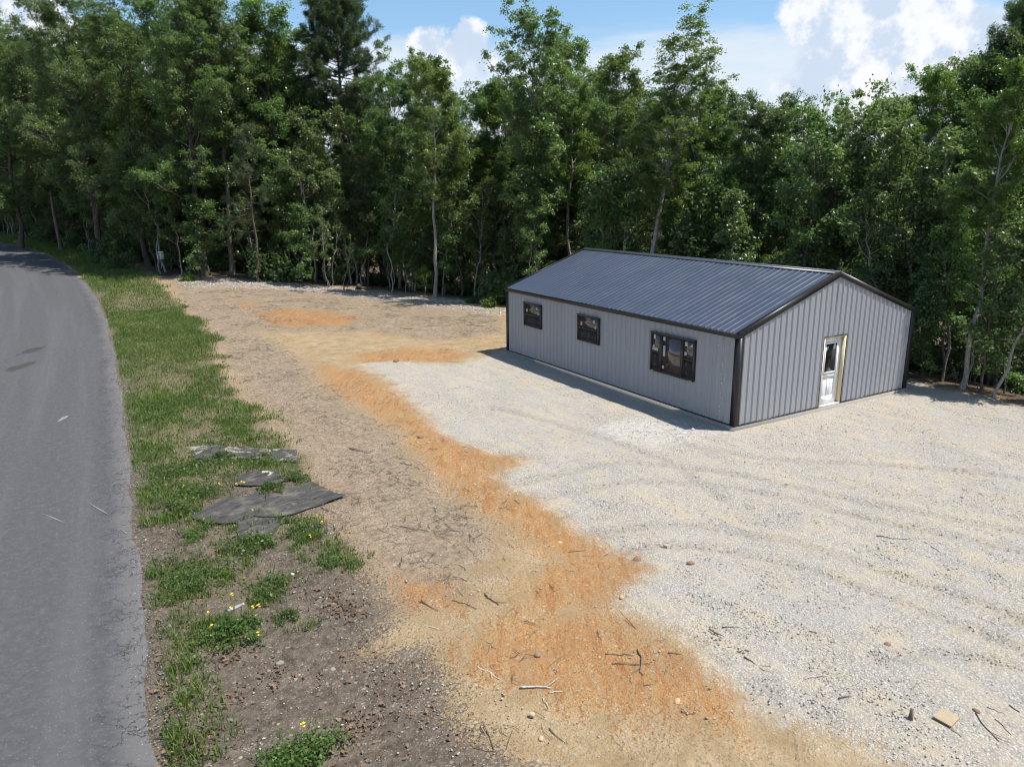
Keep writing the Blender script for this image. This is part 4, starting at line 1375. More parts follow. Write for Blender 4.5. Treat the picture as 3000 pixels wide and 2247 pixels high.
# --- the trees one can tell apart, left to right
tall('broad_oak_2', 40, 80, 20, 'dark oak at far left where the road bends out of sight', rot=0.4)
tall('oak_c', 150, 76, 60, 'shaded hardwood just behind the road bend at far left', rot=2.0)
tall('broad_oak', 270, 67, -70, 'broad dark oak overhanging the grassy road verge', rot=1.1)
tall('broad_oak_2', 420, 62, -60, 'broad low-branched oak behind the small white sign', rot=3.9)
tall('broad_oak', 555, 58, -110, 'largest dark oak with thick trunk, left of the young pine', base=(603, 806), rot=5.0)
tall('oak_a', 700, 57, -60, 'tall oak with dark trunk directly behind the young pine', base=(682, 803), rot=0.3)
tall('oak_c', 800, 58, -30, 'leafy oak between the young pine and the tall pine', rot=0.9)
tall('oak_b', 880, 60, 55, 'lower hardwood beside the tall pine on its left', rot=2.4)
tall('pine_tall', 1018, 58, -25, 'tall pine with dark rounded crown rising above the hardwoods', rot=0.8)
tall('pine_young', 735, 52, 378, 'young sparse pine with bare grey trunk at the clearing edge', base=(757, 827), rot=2.2)
tall('sap_e', 905, 54, 300, 'bushy young hardwood in front of the tall pine', rot=1.4)
tall('sap_o', 1030, 53, 310, 'olive-leaved young tree in front of the tall pine trunk', rot=1.0)
tall('oak_c', 1170, 52, 175, 'rounded hardwood just right of the tall pine', rot=4.4)
tall('oak_d', 1270, 54, 150, 'narrow hardwood below the two small clouds', rot=1.9)
tall('oak_b', 1345, 47, 152, 'hardwood with pale lower trunk standing at the clearing edge', base=(1272, 872), rot=5.4)
tall('oak_c', 1430, 50, 235, 'lower hardwood left of the tall leafy pair over the roof', rot=3.0)
tall('tall_oak', 1568, 43, -12, 'tall open-crowned hardwood above the far end of the roof', rot=0.2)
tall('oak_d', 1668, 47, 95, 'narrower shoulder tree right beside the tall open-crowned hardwood', rot=2.7)
tall('oak_d', 1805, 44, 135, 'slim straight tree between the two tallest over the roof', rot=4.0)
tall('lean_oak', 1895, 37, 22, 'tall hardwood with leaning pale forked trunk behind the roof', rot=0.0, sxy=1.25)
tall('oak_b', 1920, 45, 250, 'mid-height tree behind the leaning pale trunk', rot=1.0)
tall('oak_a', 2090, 43, 235, 'full-crowned tree right of the leaning pale trunk', rot=2.2)
tall('oak_c', 2205, 37, 275, 'round-topped hardwood behind the middle of the ridge', rot=0.6)
tall('oak_a', 2290, 38, 272, 'second round-topped hardwood behind the ridge', rot=4.1)
tall('oak_b', 2380, 40, 335, 'lower tree in the dip of the tree line', rot=3.3)
tall('oak_d', 2442, 36, 292, 'thin-topped tree sticking out of the dip', rot=5.9, sxy=0.6)
tall('oak_b', 2560, 34, 262, 'open-crowned tree above the gable peak', rot=2.9)
tall('oak_d', 2690, 36, 188, 'slender tall tree right of the gable', rot=0.5)
tall('oak_a', 2790, 39, 165, 'dense tree behind the right corner of the building', rot=1.2)
tall('oak_c', 2880, 38, 110, 'leafy tree rising near the right edge', rot=5.2)
tall('pine_tall', 2960, 38, 45, 'pine standing among the hardwoods at the right edge', rot=2.0)
tall('oak_d', 2875, 28, 150, 'hardwood with leaning dark trunk at the gravel edge', base=(2809, 1140), rot=0.0, tilt=(0.0, 0.09))
tall('broad_oak_2', 3230, 37, -260, 'near oak whose dark branches enter the top right corner', rot=1.7, sxy=0.8)
tall('oak_b', 3120, 38, -20, 'hardwood just beyond the right edge of the gravel', rot=3.7)

# --- forest edge as a line, for filling in behind it
def edge_pt(s):
    E = FEDGE[3:21]
    seg = np.linalg.norm(np.diff(E, axis=0), axis=1); c = np.concatenate([[0], np.cumsum(seg)])
    t = s * c[-1]
    return np.array([np.interp(t, c, E[:, 0]), np.interp(t, c, E[:, 1])]), c[-1]


def to_px(x, y, z):
    q = np.array([x, y, z]) - CAM
    dd = q @ FW
    return (1500 + FPX * (q @ RT) / dd, 1123.5 - FPX * (q @ UP) / dd) if dd > 0.5 else (-9999, 0)


SKYU = np.array([-600, 0, 850, 870, 930, 1100, 1430, 1450, 1720, 1760, 1860, 2110, 2140, 2480, 2620, 2700, 2860, 2950, 3000, 3400])
SKYV = np.array([-60, 20, -40, 70, 70, 190, 225, 150, 170, 235, 215, 265, 315, 375, 345, 255, 165, 100, 60, -60])
BLD = np.array([(-0.6, -0.6), (8.6, -0.6), (8.6, 12.8), (-0.6, 12.8)], float)


def clear_of(x, y, dmin):
    return all((x - a) ** 2 + (y - b) ** 2 > dmin * dmin for a, b in TAKEN)


rf = np.random.default_rng(99)


def zone(x, y):
    u = to_px(x, y, hz(x, y) + 3)[0]
    for lim, ph in ((330, 'beside the far road bend'), (600, 'around the small white sign'), (860, 'around the young sparse pine'), (1150, 'below the tall pine'), (1480, 'between the tall pine and the building'),
                    (1820, 'behind the far half of the roof'), (2200, 'behind the near half of the roof'), (2660, 'behind the gable'), (9999, 'right of the building')):
        if u < lim: return ph
# slender saplings along the edge
n_s = 0
for k in range(420):
    p, tot = edge_pt(rf.random())
    off = rf.exponential(1.8)
    nrm = unit(p - np.array([-6.0, 18.0]))
    x, y = p + nrm * (off + 0.1) + rf.normal(0, 0.5, 2)
    if region_clear := (seg_sdf(FEDGE, np.array([[x, y]]))[0] < -0.05) and clear_of(x, y, 0.75):
        if seg_sdf(BLD, np.array([[x, y]]))[0] > -0.9: continue
        u, v = to_px(x, y, hz(x, y))
        if not (-250 < u < 3250): continue
        kind = rf.choice(['sap_a', 'sap_b', 'sap_c', 'sap_d', 'sap_e', 'sap_o', 'sap_c'], p=[.2, .16, .16, .12, .18, .06, .12])
        H = VAR[kind]['H'] * rf.uniform(0.6, 1.12) * (1.0 if off > 0.5 else 0.85)
        if shades_yard(x, y, H, 0.8) or (1500 < u < 2650 and rf.random() < 0.6): continue
        TAKEN.append((x, y))
        plant(kind, x, y, H, 'slender leafy sapling in the edge thicket ' + zone(x, y), 'edge saplings ' + zone(x, y), rot=rf.uniform(0, 6.28), tilt=(rf.normal(0, .06), rf.normal(0, .06)))
        n_s += 1
        if n_s >= 105: break
# hardwoods filling the woods behind
n_f = 0
for k in range(3000):
    p, tot = edge_pt(rf.random())
    nrm = unit(p - np.array([-10.0, 5.0]))
    off = rf.uniform(0.8, 26) ** 1.0
    x, y = p + nrm * off + rf.normal(0, 1.5, 2)
    if seg_sdf(FEDGE, np.array([[x, y]]))[0] > -0.8 or not clear_of(x, y, 1.7): continue
    if seg_sdf(BLD, np.array([[x, y]]))[0] > -2.5: continue
    z = hz(x, y)
    u, v = to_px(x, y, z + 8)
    if not (-450 < u < 3450): continue
    vs = float(np.interp(u, SKYU, SKYV)) + rf.uniform(25, 110)
    Hm = top_z(u, vs, x, y) - z
    H = min(Hm, rf.uniform(13, 20))
    if H < 6: continue
    kind = rf.choice(['oak_a', 'oak_b', 'oak_c', 'oak_d', 'tall_oak', 'broad_oak_2'] if u > 700 else ['oak_a', 'oak_c', 'broad_oak_2', 'broad_oak', 'oak_b'])
    if shades_yard(x, y, H, 2.2) or (1150 < u < 2700 and off < 4.5): continue
    TAKEN.append((x, y))
    plant(kind, x, y, H, 'leafy hardwood deeper in the woods ' + zone(x, y), 'deeper hardwoods ' + zone(x, y), rot=rf.uniform(0, 6.28), tilt=(rf.normal(0, .025), rf.normal(0, .025)))
    n_f += 1
    if n_f >= 150: break
# understory deeper in, and shrubs at the foot of the trees
n_u = 0
for k in range(2500):
    p, tot = edge_pt(rf.random())
    nrm = unit(p - np.array([-10.0, 5.0]))
    off = rf.uniform(0.3, 14)
    x, y = p + nrm * off + rf.normal(0, 0.6, 2)
    if seg_sdf(FEDGE, np.array([[x, y]]))[0] > -0.3 or not clear_of(x, y, 0.8): continue
    if seg_sdf(BLD, np.array([[x, y]]))[0] > -1.2: continue
    u, v = to_px(x, y, hz(x, y))
    if not (-250 < u < 3250): continue
    if shades_yard(x, y, 7, 0.9) or (1450 < u < 2650 and off < 6 and rf.random() < 0.65): continue
    TAKEN.append((x, y))
    if rf.random() < 0.5:
        plant(rf.choice(['sap_c', 'sap_e', 'sap_a', 'sap_b']), x, y, rf.uniform(4, 9), 'thin shaded understory tree ' + zone(x, y), 'understory trees ' + zone(x, y), rot=rf.uniform(0, 6.28))
    else:
        plant(rf.choice(['shrub_a', 'shrub_a', 'shrub_b']), x, y, rf.uniform(0.9, 2.6), 'leafy shrub at the foot of the trees ' + zone(x, y), 'forest shrubs ' + zone(x, y), rot=rf.uniform(0, 6.28))
    n_u += 1
    if n_u >= 280: break
# saplings and shrubs one can pick out
for kind, b, H, lab, tl in (('sap_d', (961, 843), 5.2, 'leaning cluster of thin pale stems at the clearing edge', (0.02, -0.25)),
                            ('sap_b', (1135, 857), 7.6, 'crooked pale sapling leaning left over the clearing edge', (0.0, -0.1)),
                            ('sap_a', (1157, 850), 4.2, 'short upright sapling beside the crooked pale one', (0, 0)),
                            ('sap_y', (1190, 858), 3.2, 'small yellow-green sapling with flat sprays of leaves', (0, 0)),
                            ('sap_y', (1245, 868), 2.0, 'lowest yellow-green sapling close to the pale trunk', (0, 0)),
                            ('sap_c', (890, 838), 5.4, 'bright bushy sapling beside the thin leaning stems', (0, 0)),
                            ('sap_d', (1005, 850), 3.4, 'pair of crooked bare stems next to the short log', (0, 0.1)),
                            ('sap_c', (590, 815), 5.6, 'leafy sapling in front of the thick dark oak trunk', (0, 0)),
                            ('shrub_a', (305, 775), 2.0, 'rounded shrub on the verge left of the white sign', (0, 0)),
                            ('shrub_b', (355, 790), 1.5, 'low shrub in the grass just left of the white sign', (0, 0)),
                            ('shrub_y', (560, 822), 0.7, 'small yellow-green shrub at the corner of the clearing', (0, 0)),
                            ('sap_e', (2759, 1118), 6.5, 'thin straight sapling by the right corner of the building', (0, 0)),
                            ('sap_e', (2862, 1150), 6.0, 'thin young tree right of the leaning dark trunk', (0, 0)),
                            ('sap_a', (2931, 1172), 6.0, 'slanting sapling at the right edge of the gravel', (0.05, 0.12)),
                            ('shrub_y', (1440, 900), 0.8, 'low bright shrub by the far corner of the building', (0, 0)),
                            ('shrub_y', (1385, 890), 0.6, 'low bright sprout left of the building on the bank', (0, 0))):
    p = ground_px(*b)
    plant(kind, p[0], p[1], H, lab, rot=random.uniform(0, 6.28), tilt=tl)
print('VEG', n_s, n_f, n_u)
# ------------------------------------------------------------------ ground cover and small things
def surf(P):
    return height(P[:, 0], P[:, 1])


def sample_region(fn, n, box, rg):
    """random points of a box where fn(points) says yes (probability)"""
    out = []
    got = 0
    for _ in range(60):
        q = np.column_stack([rg.uniform(box[0], box[1], n), rg.uniform(box[2], box[3], n)])
        q = q[rg.random(n) < fn(q)]
        out.append(q); got += len(q)
        if got >= n: break
    return np.vstack(out)[:n]


def vnoise(P, s, seed=0):
    """cheap smooth value noise"""
    g = np.random.default_rng(1000 + seed).random((64, 64))
    q = P * s
    i = np.floor(q).astype(int); f = q - i; f = f * f * (3 - 2 * f)
    a = g[i[:, 0] % 64, i[:, 1] % 64]; b = g[(i[:, 0] + 1) % 64, i[:, 1] % 64]
    c = g[i[:, 0] % 64, (i[:, 1] + 1) % 64]; d = g[(i[:, 0] + 1) % 64, (i[:, 1] + 1) % 64]
    return (a * (1 - f[:, 0]) + b * f[:, 0]) * (1 - f[:, 1]) + (c * (1 - f[:, 0]) + d * f[:, 0]) * f[:, 1]


M['grass'] = mat_leaf('verge_grass', (0.075, 0.112, 0.028), (0.125, 0.180, 0.042), (0.250, 0.260, 0.095), 0.4, 0.5, 0.35)
M['weed'] = mat_leaf('weed_leaf', (0.060, 0.105, 0.026), (0.095, 0.155, 0.036), (0.160, 0.215, 0.060), 0.4, 0.45, 0.4)
M['straw'] = mat_simple('dry_straw', (0.30, 0.25, 0.16), 0.85, 0.2, 0.25, 3.0)
gr = np.random.default_rng(5)
GP = PW['grass']


def grass_prob(P):
    main = seg_sdf(GP[0], P) + (vnoise(P, 1.1, 1) - 0.5) * 0.9
    pr = sst(-0.45, 0.45, main) * (0.22 + 0.78 * sst(0.38, 0.68, 0.6 * vnoise(P, 1.3, 2) + 0.4 * vnoise(P, 4.2, 21)))
    far = sst(6, 24, P[:, 1])
    pr = np.maximum(pr, sst(-0.1, 0.3, main) * far * 0.9)
    for q in GP[1:]:
        pr = np.maximum(pr, sst(-0.40, 0.30, seg_sdf(q, P) + (vnoise(P, 3.0, 3) - 0.5) * 0.5) * (0.05 + 0.55 * sst(0.40, 0.72, 0.6 * vnoise(P, 2.4, 4) + 0.4 * vnoise(P, 6.5, 22))))
    # the strip of verge past the clearing and the forest edge
    ed = road_dist(P)
    strip = sst(0.05, 0.5, ed) * sst(3.2, 2.0, ed) * sst(36, 44, P[:, 1])
    pr = np.maximum(pr, strip)
    wisps = sst(0.05, 0.25, ed) * sst(1.1, 0.5, ed) * 0.16 * (vnoise(P, 2.2, 6) > 0.5)
    pr = np.maximum(pr, wisps)
    pr *= ed > 0.06
    for q in MAT_POLYS:
        pr *= 1 - 0.93 * (seg_sdf(q, P) > 0.04)
    return pr


MZ = lambda pts: poly_px([(300 + a * 0.36216, 1250 + b * 0.36216) for a, b in pts], 1.0)
MAT_DEF = [('weathered_sheet', [(1080, 785), (1240, 722), (1440, 745), (1425, 830), (1340, 935), (1220, 920), (1100, 900)], 0.010, 'lowest grey weathered sheet half buried under weeds', 'mat'),
           ('weathered_sheet', [(1225, 735), (1325, 640), (1322, 560), (1500, 510), (1690, 455), (1800, 500), (1962, 570), (1830, 612), (1560, 712), (1400, 744)], 0.020, 'largest weathered grey sheet with a stick lying on it', 'mat'),
           ('weathered_sheet', [(700, 745), (780, 705), (860, 660), (1000, 605), (1200, 560), (1315, 522), (1336, 632), (1245, 727), (1080, 788), (950, 795), (850, 790), (760, 765)], 0.032, 'dark curled weathered sheet overlapping the largest one', 'mat'),
           ('weathered_sheet', [(1070, 440), (1092, 400), (1250, 362), (1420, 375), (1502, 402), (1480, 440), (1350, 482), (1200, 492), (1075, 482)], 0.014, 'small weathered sheet with a pale scrap of paper on it', 'mat'),
           ('weathered_sheet', [(700, 172), (890, 160), (1200, 175), (1480, 190), (1575, 200), (1588, 300), (1500, 290), (1340, 280), (1100, 262), (900, 277), (750, 267)], 0.014, 'long narrow sheet with cream-coloured peeling patches', 'mat_peel')]
MAT_POLYS = [MZ(d[1]) for d in MAT_DEF]


GB = ((0.025, -6.5, -2), (0.05, -2, 2), (0.235, 2, 12), (0.38, 12, 30), (0.31, 30, 84))


def build_grass():
    n = 115000
    P = np.vstack([sample_region(grass_prob, int(n * f), (-14.6 if c < 40 else -24, -8.6, a, c), gr) for f, a, c in GB]); N = len(P)
    z = surf(P)
    tall_ = 0.6 + 0.9 * vnoise(P, 0.8, 7) + 0.9 * sst(30, 46, P[:, 1])
    h = gr.uniform(0.03, 0.16, N) * tall_
    w = gr.uniform(0.004, 0.009, N) * (1 + 0.7 * sst(14, 30, P[:, 1]))
    az = gr.uniform(0, 6.283, N); bend = gr.uniform(0.15, 0.75, N) * h
    dx, dy = np.cos(az), np.sin(az)
    base = np.column_stack([P, z - 0.01])
    side = np.column_stack([-dy, dx, np.zeros(N)]) * w[:, None]
    mid = base + np.column_stack([dx * bend * 0.35, dy * bend * 0.35, h * 0.6])
    tip = base + np.column_stack([dx * bend, dy * bend, h])
    V = np.stack([base - side, base + side, mid + side * 0.8, mid - side * 0.8, tip], 1).reshape(-1, 3)
    o = np.arange(N)[:, None] * 5
    Q = o + np.array([[0, 1, 2, 3]]); T = o + np.array([[3, 2, 4]])
    cl = vnoise(P, 1.7, 8)
    lv = np.clip(0.5 * gr.random(N) + 0.5 * cl + (gr.random(N) < 0.16) * 0.5, 0, 1)
    me = mesh_np('verge_grass', V, Q, T, attrs={'lv': np.repeat(lv, 5)})
    link('verge_grass', me, M['grass'], kind='stuff', label='green grass of the verge between road and clearing')
    # broad-leaved ground cover between the blades
    n2 = 30000
    P = np.vstack([sample_region(grass_prob, int(n2 * f), (-14.6 if c < 40 else -24, -8.6, a, c), gr) for f, a, c in GB])
    cs = np.column_stack([P, surf(P) + gr.uniform(0.01, 0.13, len(P)) * (0.5 + vnoise(P, 0.9, 9) + 0.8 * sst(30, 46, P[:, 1]))])
    me = leaf_mesh('ground_cover', gr, cs, np.full(len(P), 0.02), 1, 0.058, mat=M['weed'], droop=0.0)
    link('ground_cover', me, M['weed'], kind='stuff', label='broad-leaved weeds mixed into the verge grass')


def build_litter():
    lr = np.random.default_rng(6)
    # pebbles and stones lying loose
    def stones(name, P, size, cols, lab):
        N = len(P)
        z = surf(P)
        s = size[:, None, None] * lr.uniform(0.6, 1.3, (N, 6, 1))
        dirs = np.array([(1, 0, 0), (-1, 0, 0), (0, 1, 0), (0, -1, 0), (0, 0, 0.62), (0, 0, -0.5)], float)
        a = lr.uniform(0, 6.28, N)
        rot = np.zeros((N, 3, 3)); rot[:, 0, 0] = np.cos(a); rot[:, 0, 1] = -np.sin(a); rot[:, 1, 0] = np.sin(a); rot[:, 1, 1] = np.cos(a); rot[:, 2, 2] = 1
        V = np.einsum('nij,kj->nki', rot, dirs) * s * np.array([1, 0.75, 0.9]) + np.column_stack([P, z + size * 0.2])[:, None, :]
        F = np.array([(0, 2, 4), (2, 1, 4), (1, 3, 4), (3, 0, 4), (2, 0, 5), (1, 2, 5), (3, 1, 5), (0, 3, 5)])
        T = (np.arange(N)[:, None, None] * 6 + F[None]).reshape(-1, 3)
        me = mesh_np(name, V.reshape(-1, 3), T=T, attrs={'lv': np.repeat(lr.random(N), 6)})
        m, nt, b = material(name)
        pset(nt, b, color=nt.mix(nt.attr('lv'), cols[0] + (1,), cols[1] + (1,)), rough=0.9, spec=0.2)
        link(name, me, m, kind='stuff', label=lab)
    def pg(P):
        pr = sst(-0.05, 0.3, seg_sdf(PW['gravel'][0], P)) * (0.3 + 0.7 * vnoise(P, 0.9, 11)) * (seg_sdf(BLD0, P) < -0.1)
        return pr * np.exp(-np.hypot(P[:, 0] - CAM[0], P[:, 1] - CAM[1]) / 12) * 2.0
    P = sample_region(pg, 26000, (-12, 9, -11, 14), lr)
    stones('loose_gravel', P, np.minimum(lr.uniform(0.009, 0.020, len(P)) * lr.choice([1, 1, 1, 1.5], len(P)), 0.032), ((0.26, 0.23, 0.19), (0.57, 0.52, 0.44)), 'loose pale gravel stones over the yard')
    def ps(P):
        inside = (seg_sdf(PW['gravel'][0], P) < -0.1) & (road_dist(P) > 0.1)
        return inside * (0.15 + 0.85 * sst(0.4, 0.7, vnoise(P, 0.8, 12))) * np.exp(-np.hypot(P[:, 0] - CAM[0], P[:, 1] - CAM[1]) / 22) * 1.5
    P = sample_region(ps, 9000, (-14.6, 6, -8, 40), lr)
    stones('scattered_stones', P, lr.uniform(0.007, 0.018, len(P)) * lr.choice([1, 1, 1, 1.8], len(P)), ((0.26, 0.20, 0.14), (0.50, 0.44, 0.37)), 'small stones scattered over the bare soil')
    P = sample_region(lambda P: np.exp(-(road_dist(P) - 0.08) ** 2 / 0.05) * (0.3 + 0.7 * vnoise(P, 1.4, 16)), 5200, (-15.4, -13.2, -6.5, 30), lr)
    stones('edge_crumbs', P, lr.uniform(0.007, 0.019, len(P)), ((0.10, 0.098, 0.095), (0.36, 0.34, 0.31)), 'crumbled asphalt and grit along the road edge')
    P = sample_region(lambda P: sst(-0.6, 0.5, seg_sdf(PW['rubble'][0], P)), 3500, (-11, 7, 18, 46), lr)
    stones('rubble_fringe', P, lr.uniform(0.02, 0.07, len(P)), ((0.38, 0.34, 0.30), (0.62, 0.59, 0.55)), 'pale rubble pushed along the far rim of the clearing')
    # twigs
    def pt(P):
        l = np.maximum(sst(-1.0, 1.0, seg_sdf(PW['litter'][0], P)), 0.8 * sst(-0.5, 0.5, seg_sdf(PW['dark'][0], P)))
        edge = sst(-2.5, 0.0, -seg_sdf(FEDGE, P))
        l = np.maximum(np.maximum(l, 0.9 * edge), 0.22 * (seg_sdf(PW['gravel'][0], P) < -0.1))
        return l * (0.05 + 0.95 * sst(0.42, 0.7, vnoise(P, 1.0, 13))) * (road_dist(P) > 0.1) * (seg_sdf(PW['gravel'][0], P) < 0.0)
    P = sample_region(pt, 9500, (-14.4, 9.5, -7, 50), lr)
    N = len(P)
    a = np.clip(lr.normal(0.9, 0.9, N), -3, 4); ln = lr.uniform(0.06, 0.30, N) * lr.choice([1, 1, 1.7], N); r = lr.uniform(0.002, 0.006, N)
    d = np.column_stack([np.cos(a), np.sin(a), lr.normal(0, 0.08, N)]) * ln[:, None] / 2
    c = np.column_stack([P, surf(P) + r + 0.012])
    kink = np.column_stack([-np.sin(a), np.cos(a), np.abs(lr.normal(0, .5, N))]) * (ln * lr.normal(0, 0.12, N))[:, None]
    sd_ = np.column_stack([-np.sin(a), np.cos(a), np.zeros(N)]) * r[:, None]; up = np.column_stack([np.zeros(N), np.zeros(N), r * 1.6])
    rings = []
    for q in (c - d, c + kink, c + d):
        rings += [q - sd_, q + sd_, q + up]
    V = np.stack(rings, 1).reshape(-1, 3)
    F = []
    for k in (0, 3):
        for j in range(3):
            F.append((k + j, k + (j + 1) % 3, k + 3 + (j + 1) % 3, k + 3 + j))
    Q = (np.arange(N)[:, None, None] * 9 + np.array(F)[None]).reshape(-1, 4)
    me = mesh_np('twig_litter', V, Q)
    link('twig_litter', me, mat_simple('twig', (0.13, 0.105, 0.085), 0.9, 0.2, 0.4, 4.0), kind='stuff', label='fine broken twigs strewn over the brown soil')
    # dead leaves
    spots = poly_px([(400 + a * .3617, 1650 + b * .3617) for a, b in ((1620, 280), (1740, 360), (1560, 380), (1800, 420), (1150, 920), (780, 780), (480, 1400), (500, 1480), (1750, 1350), (1650, 1480), (1850, 1300), (820, 1100), (250, 990), (330, 1600))], 1.0)
    C = np.vstack([spots[lr.integers(0, len(spots), 520)] + lr.normal(0, 0.13, (520, 2)),
                   sample_region(lambda P: sst(-0.3, 0.5, seg_sdf(PW['dark'][0], P)) * sst(0.45, 0.7, vnoise(P, 1.6, 14)) * (road_dist(P) > 0.05), 600, (-14.6, -8, -6.5, 4), lr),
                   sample_region(lambda P: (seg_sdf(FEDGE, P) < 0.6) * (0.3 + 0.7 * vnoise(P, .7, 15)), 6000, (-14, 14, -6, 60), lr)])
    cs = np.column_stack([C, surf(C) + lr.uniform(0.012, 0.03, len(C))])
    m, nt, b = material('dead_leaf')
    pset(nt, b, color=nt.mix(nt.attr('lv'), (0.085, 0.058, 0.042, 1), (0.25, 0.155, 0.095, 1)), rough=0.8, spec=0.25)
    me = leaf_mesh('dead_leaves', lr, cs, np.full(len(C), 0.02), 1, 0.062, mat=m, droop=0.05)
    link('dead_leaves', me, m, kind='stuff', label='curled brown dead leaves on the dark soil')


BLD0 = np.array([(0, 0), (W, 0), (W, L), (0, L)], float)


def mat_sheet(name, peel):
    m, nt, b = material(name)
    P = pos_node(nt)
    x, y, z = nt.sep(P)
    a = R(28)
    g = nt.noise(nt.comb(nt.m('MULTIPLY', nt.m('ADD', nt.m('MULTIPLY', x, math.cos(a)), nt.m('MULTIPLY', y, math.sin(a))), 2.0),
                         nt.m('MULTIPLY', nt.m('SUBTRACT', nt.m('MULTIPLY', y, math.cos(a)), nt.m('MULTIPLY', x, math.sin(a))), 16.0), 0.0), 1.0, 5, 0.62, dist=0.8)
    n = nt.noise(P, 1.8, 5, 0.6)
    c = nt.mix(nt.ramp(g, 0.32, 0.72), (0.034, 0.033, 0.033, 1), (0.088, 0.083, 0.076, 1))
    c = nt.mix(nt.ramp(n, 0.5, 0.7, 0, 0.7), c, (0.17, 0.15, 0.118, 1))
    dust = nt.noise(P, 3.4, 6, 0.68)
    c = nt.mix(nt.ramp(dust, 0.54, 0.70, 0, 0.6), c, (0.17, 0.14, 0.105, 1))
    if peel:
        pn = nt.noise(P, 2.2, 5, 0.6, dist=1.2)
        c = nt.mix(nt.ramp(pn, 0.55, 0.60, 0, 0.8), c, (0.30, 0.275, 0.215, 1))
    pset(nt, b, color=c, rough=0.85, spec=0.25, normal=nt.bump(g, 0.25, 0.015))
    return m


def zc_of(c):
    return hz(c[0], c[1])


def slab(name, poly, base, thick, mat, curl=0.0, seed=0, **tags):
    from mathutils.geometry import tessellate_polygon
    rg = np.random.default_rng(seed)
    # densify the outline a little and roughen it
    Pp = []
    for i in range(len(poly)):
        a, c = poly[i], poly[(i + 1) % len(poly)]
        k = max(1, int(np.linalg.norm(c - a) / 0.35))
        for j in range(k):
            Pp.append(a + (c - a) * j / k + (rg.normal(0, 0.022 if curl > 0.01 else 0.006, 2) if j else 0))
    Pp = np.array(Pp)
    if len(Pp) and ((Pp[:, 0] * np.roll(Pp[:, 1], -1) - np.roll(Pp[:, 0], -1) * Pp[:, 1]).sum() < 0): Pp = Pp[::-1]
    ctr = Pp.mean(0)
    z = height(Pp[:, 0], Pp[:, 1]) + base + curl * np.abs(np.sin(np.arange(len(Pp)) * 0.9 + seed)) * 0.5
    zc = hz(*ctr)
    import bmesh
    bm = bmesh.new()
    f = bm.faces.new([bm.verts.new((p[0] - ctr[0], p[1] - ctr[1], 0)) for p in Pp])
    if f.normal.z < 0: f.normal_flip()
    bmesh.ops.triangulate(bm, faces=bm.faces[:])
    if curl > 0.01:
        for _ in range(3):
            bmesh.ops.subdivide_edges(bm, edges=[e for e in bm.edges if e.calc_length() > 0.16], cuts=1)
            bmesh.ops.triangulate(bm, faces=bm.faces[:])
    for q in bm.verts:
        xx, yy = q.co.x, q.co.y
        w = math.sin(xx * 3.1 + seed) * math.sin(yy * 2.7 + seed * 2) + 0.6 * math.sin(xx * 7.3 + yy * 4.1 + seed) + 0.4 * math.sin(yy * 11.0 - xx * 5.0)
        q.co.z = hz(xx + ctr[0], yy + ctr[1]) - zc_of(ctr) + base + (curl * 0.55 * (w + 1.0) if curl > 0.01 else 0.0)
    bmesh.ops.recalc_face_normals(bm, faces=bm.faces[:])
    if sum(f.normal.z for f in bm.faces) < 0:
        bmesh.ops.reverse_faces(bm, faces=bm.faces[:])
    bmesh.ops.solidify(bm, geom=bm.faces[:], thickness=thick)
    me = bpy.data.meshes.new(name); bm.to_mesh(me); bm.free()
    zc = zc_of(ctr)
    return link(name, me, mat, None, (ctr[0], ctr[1], zc), **tags)


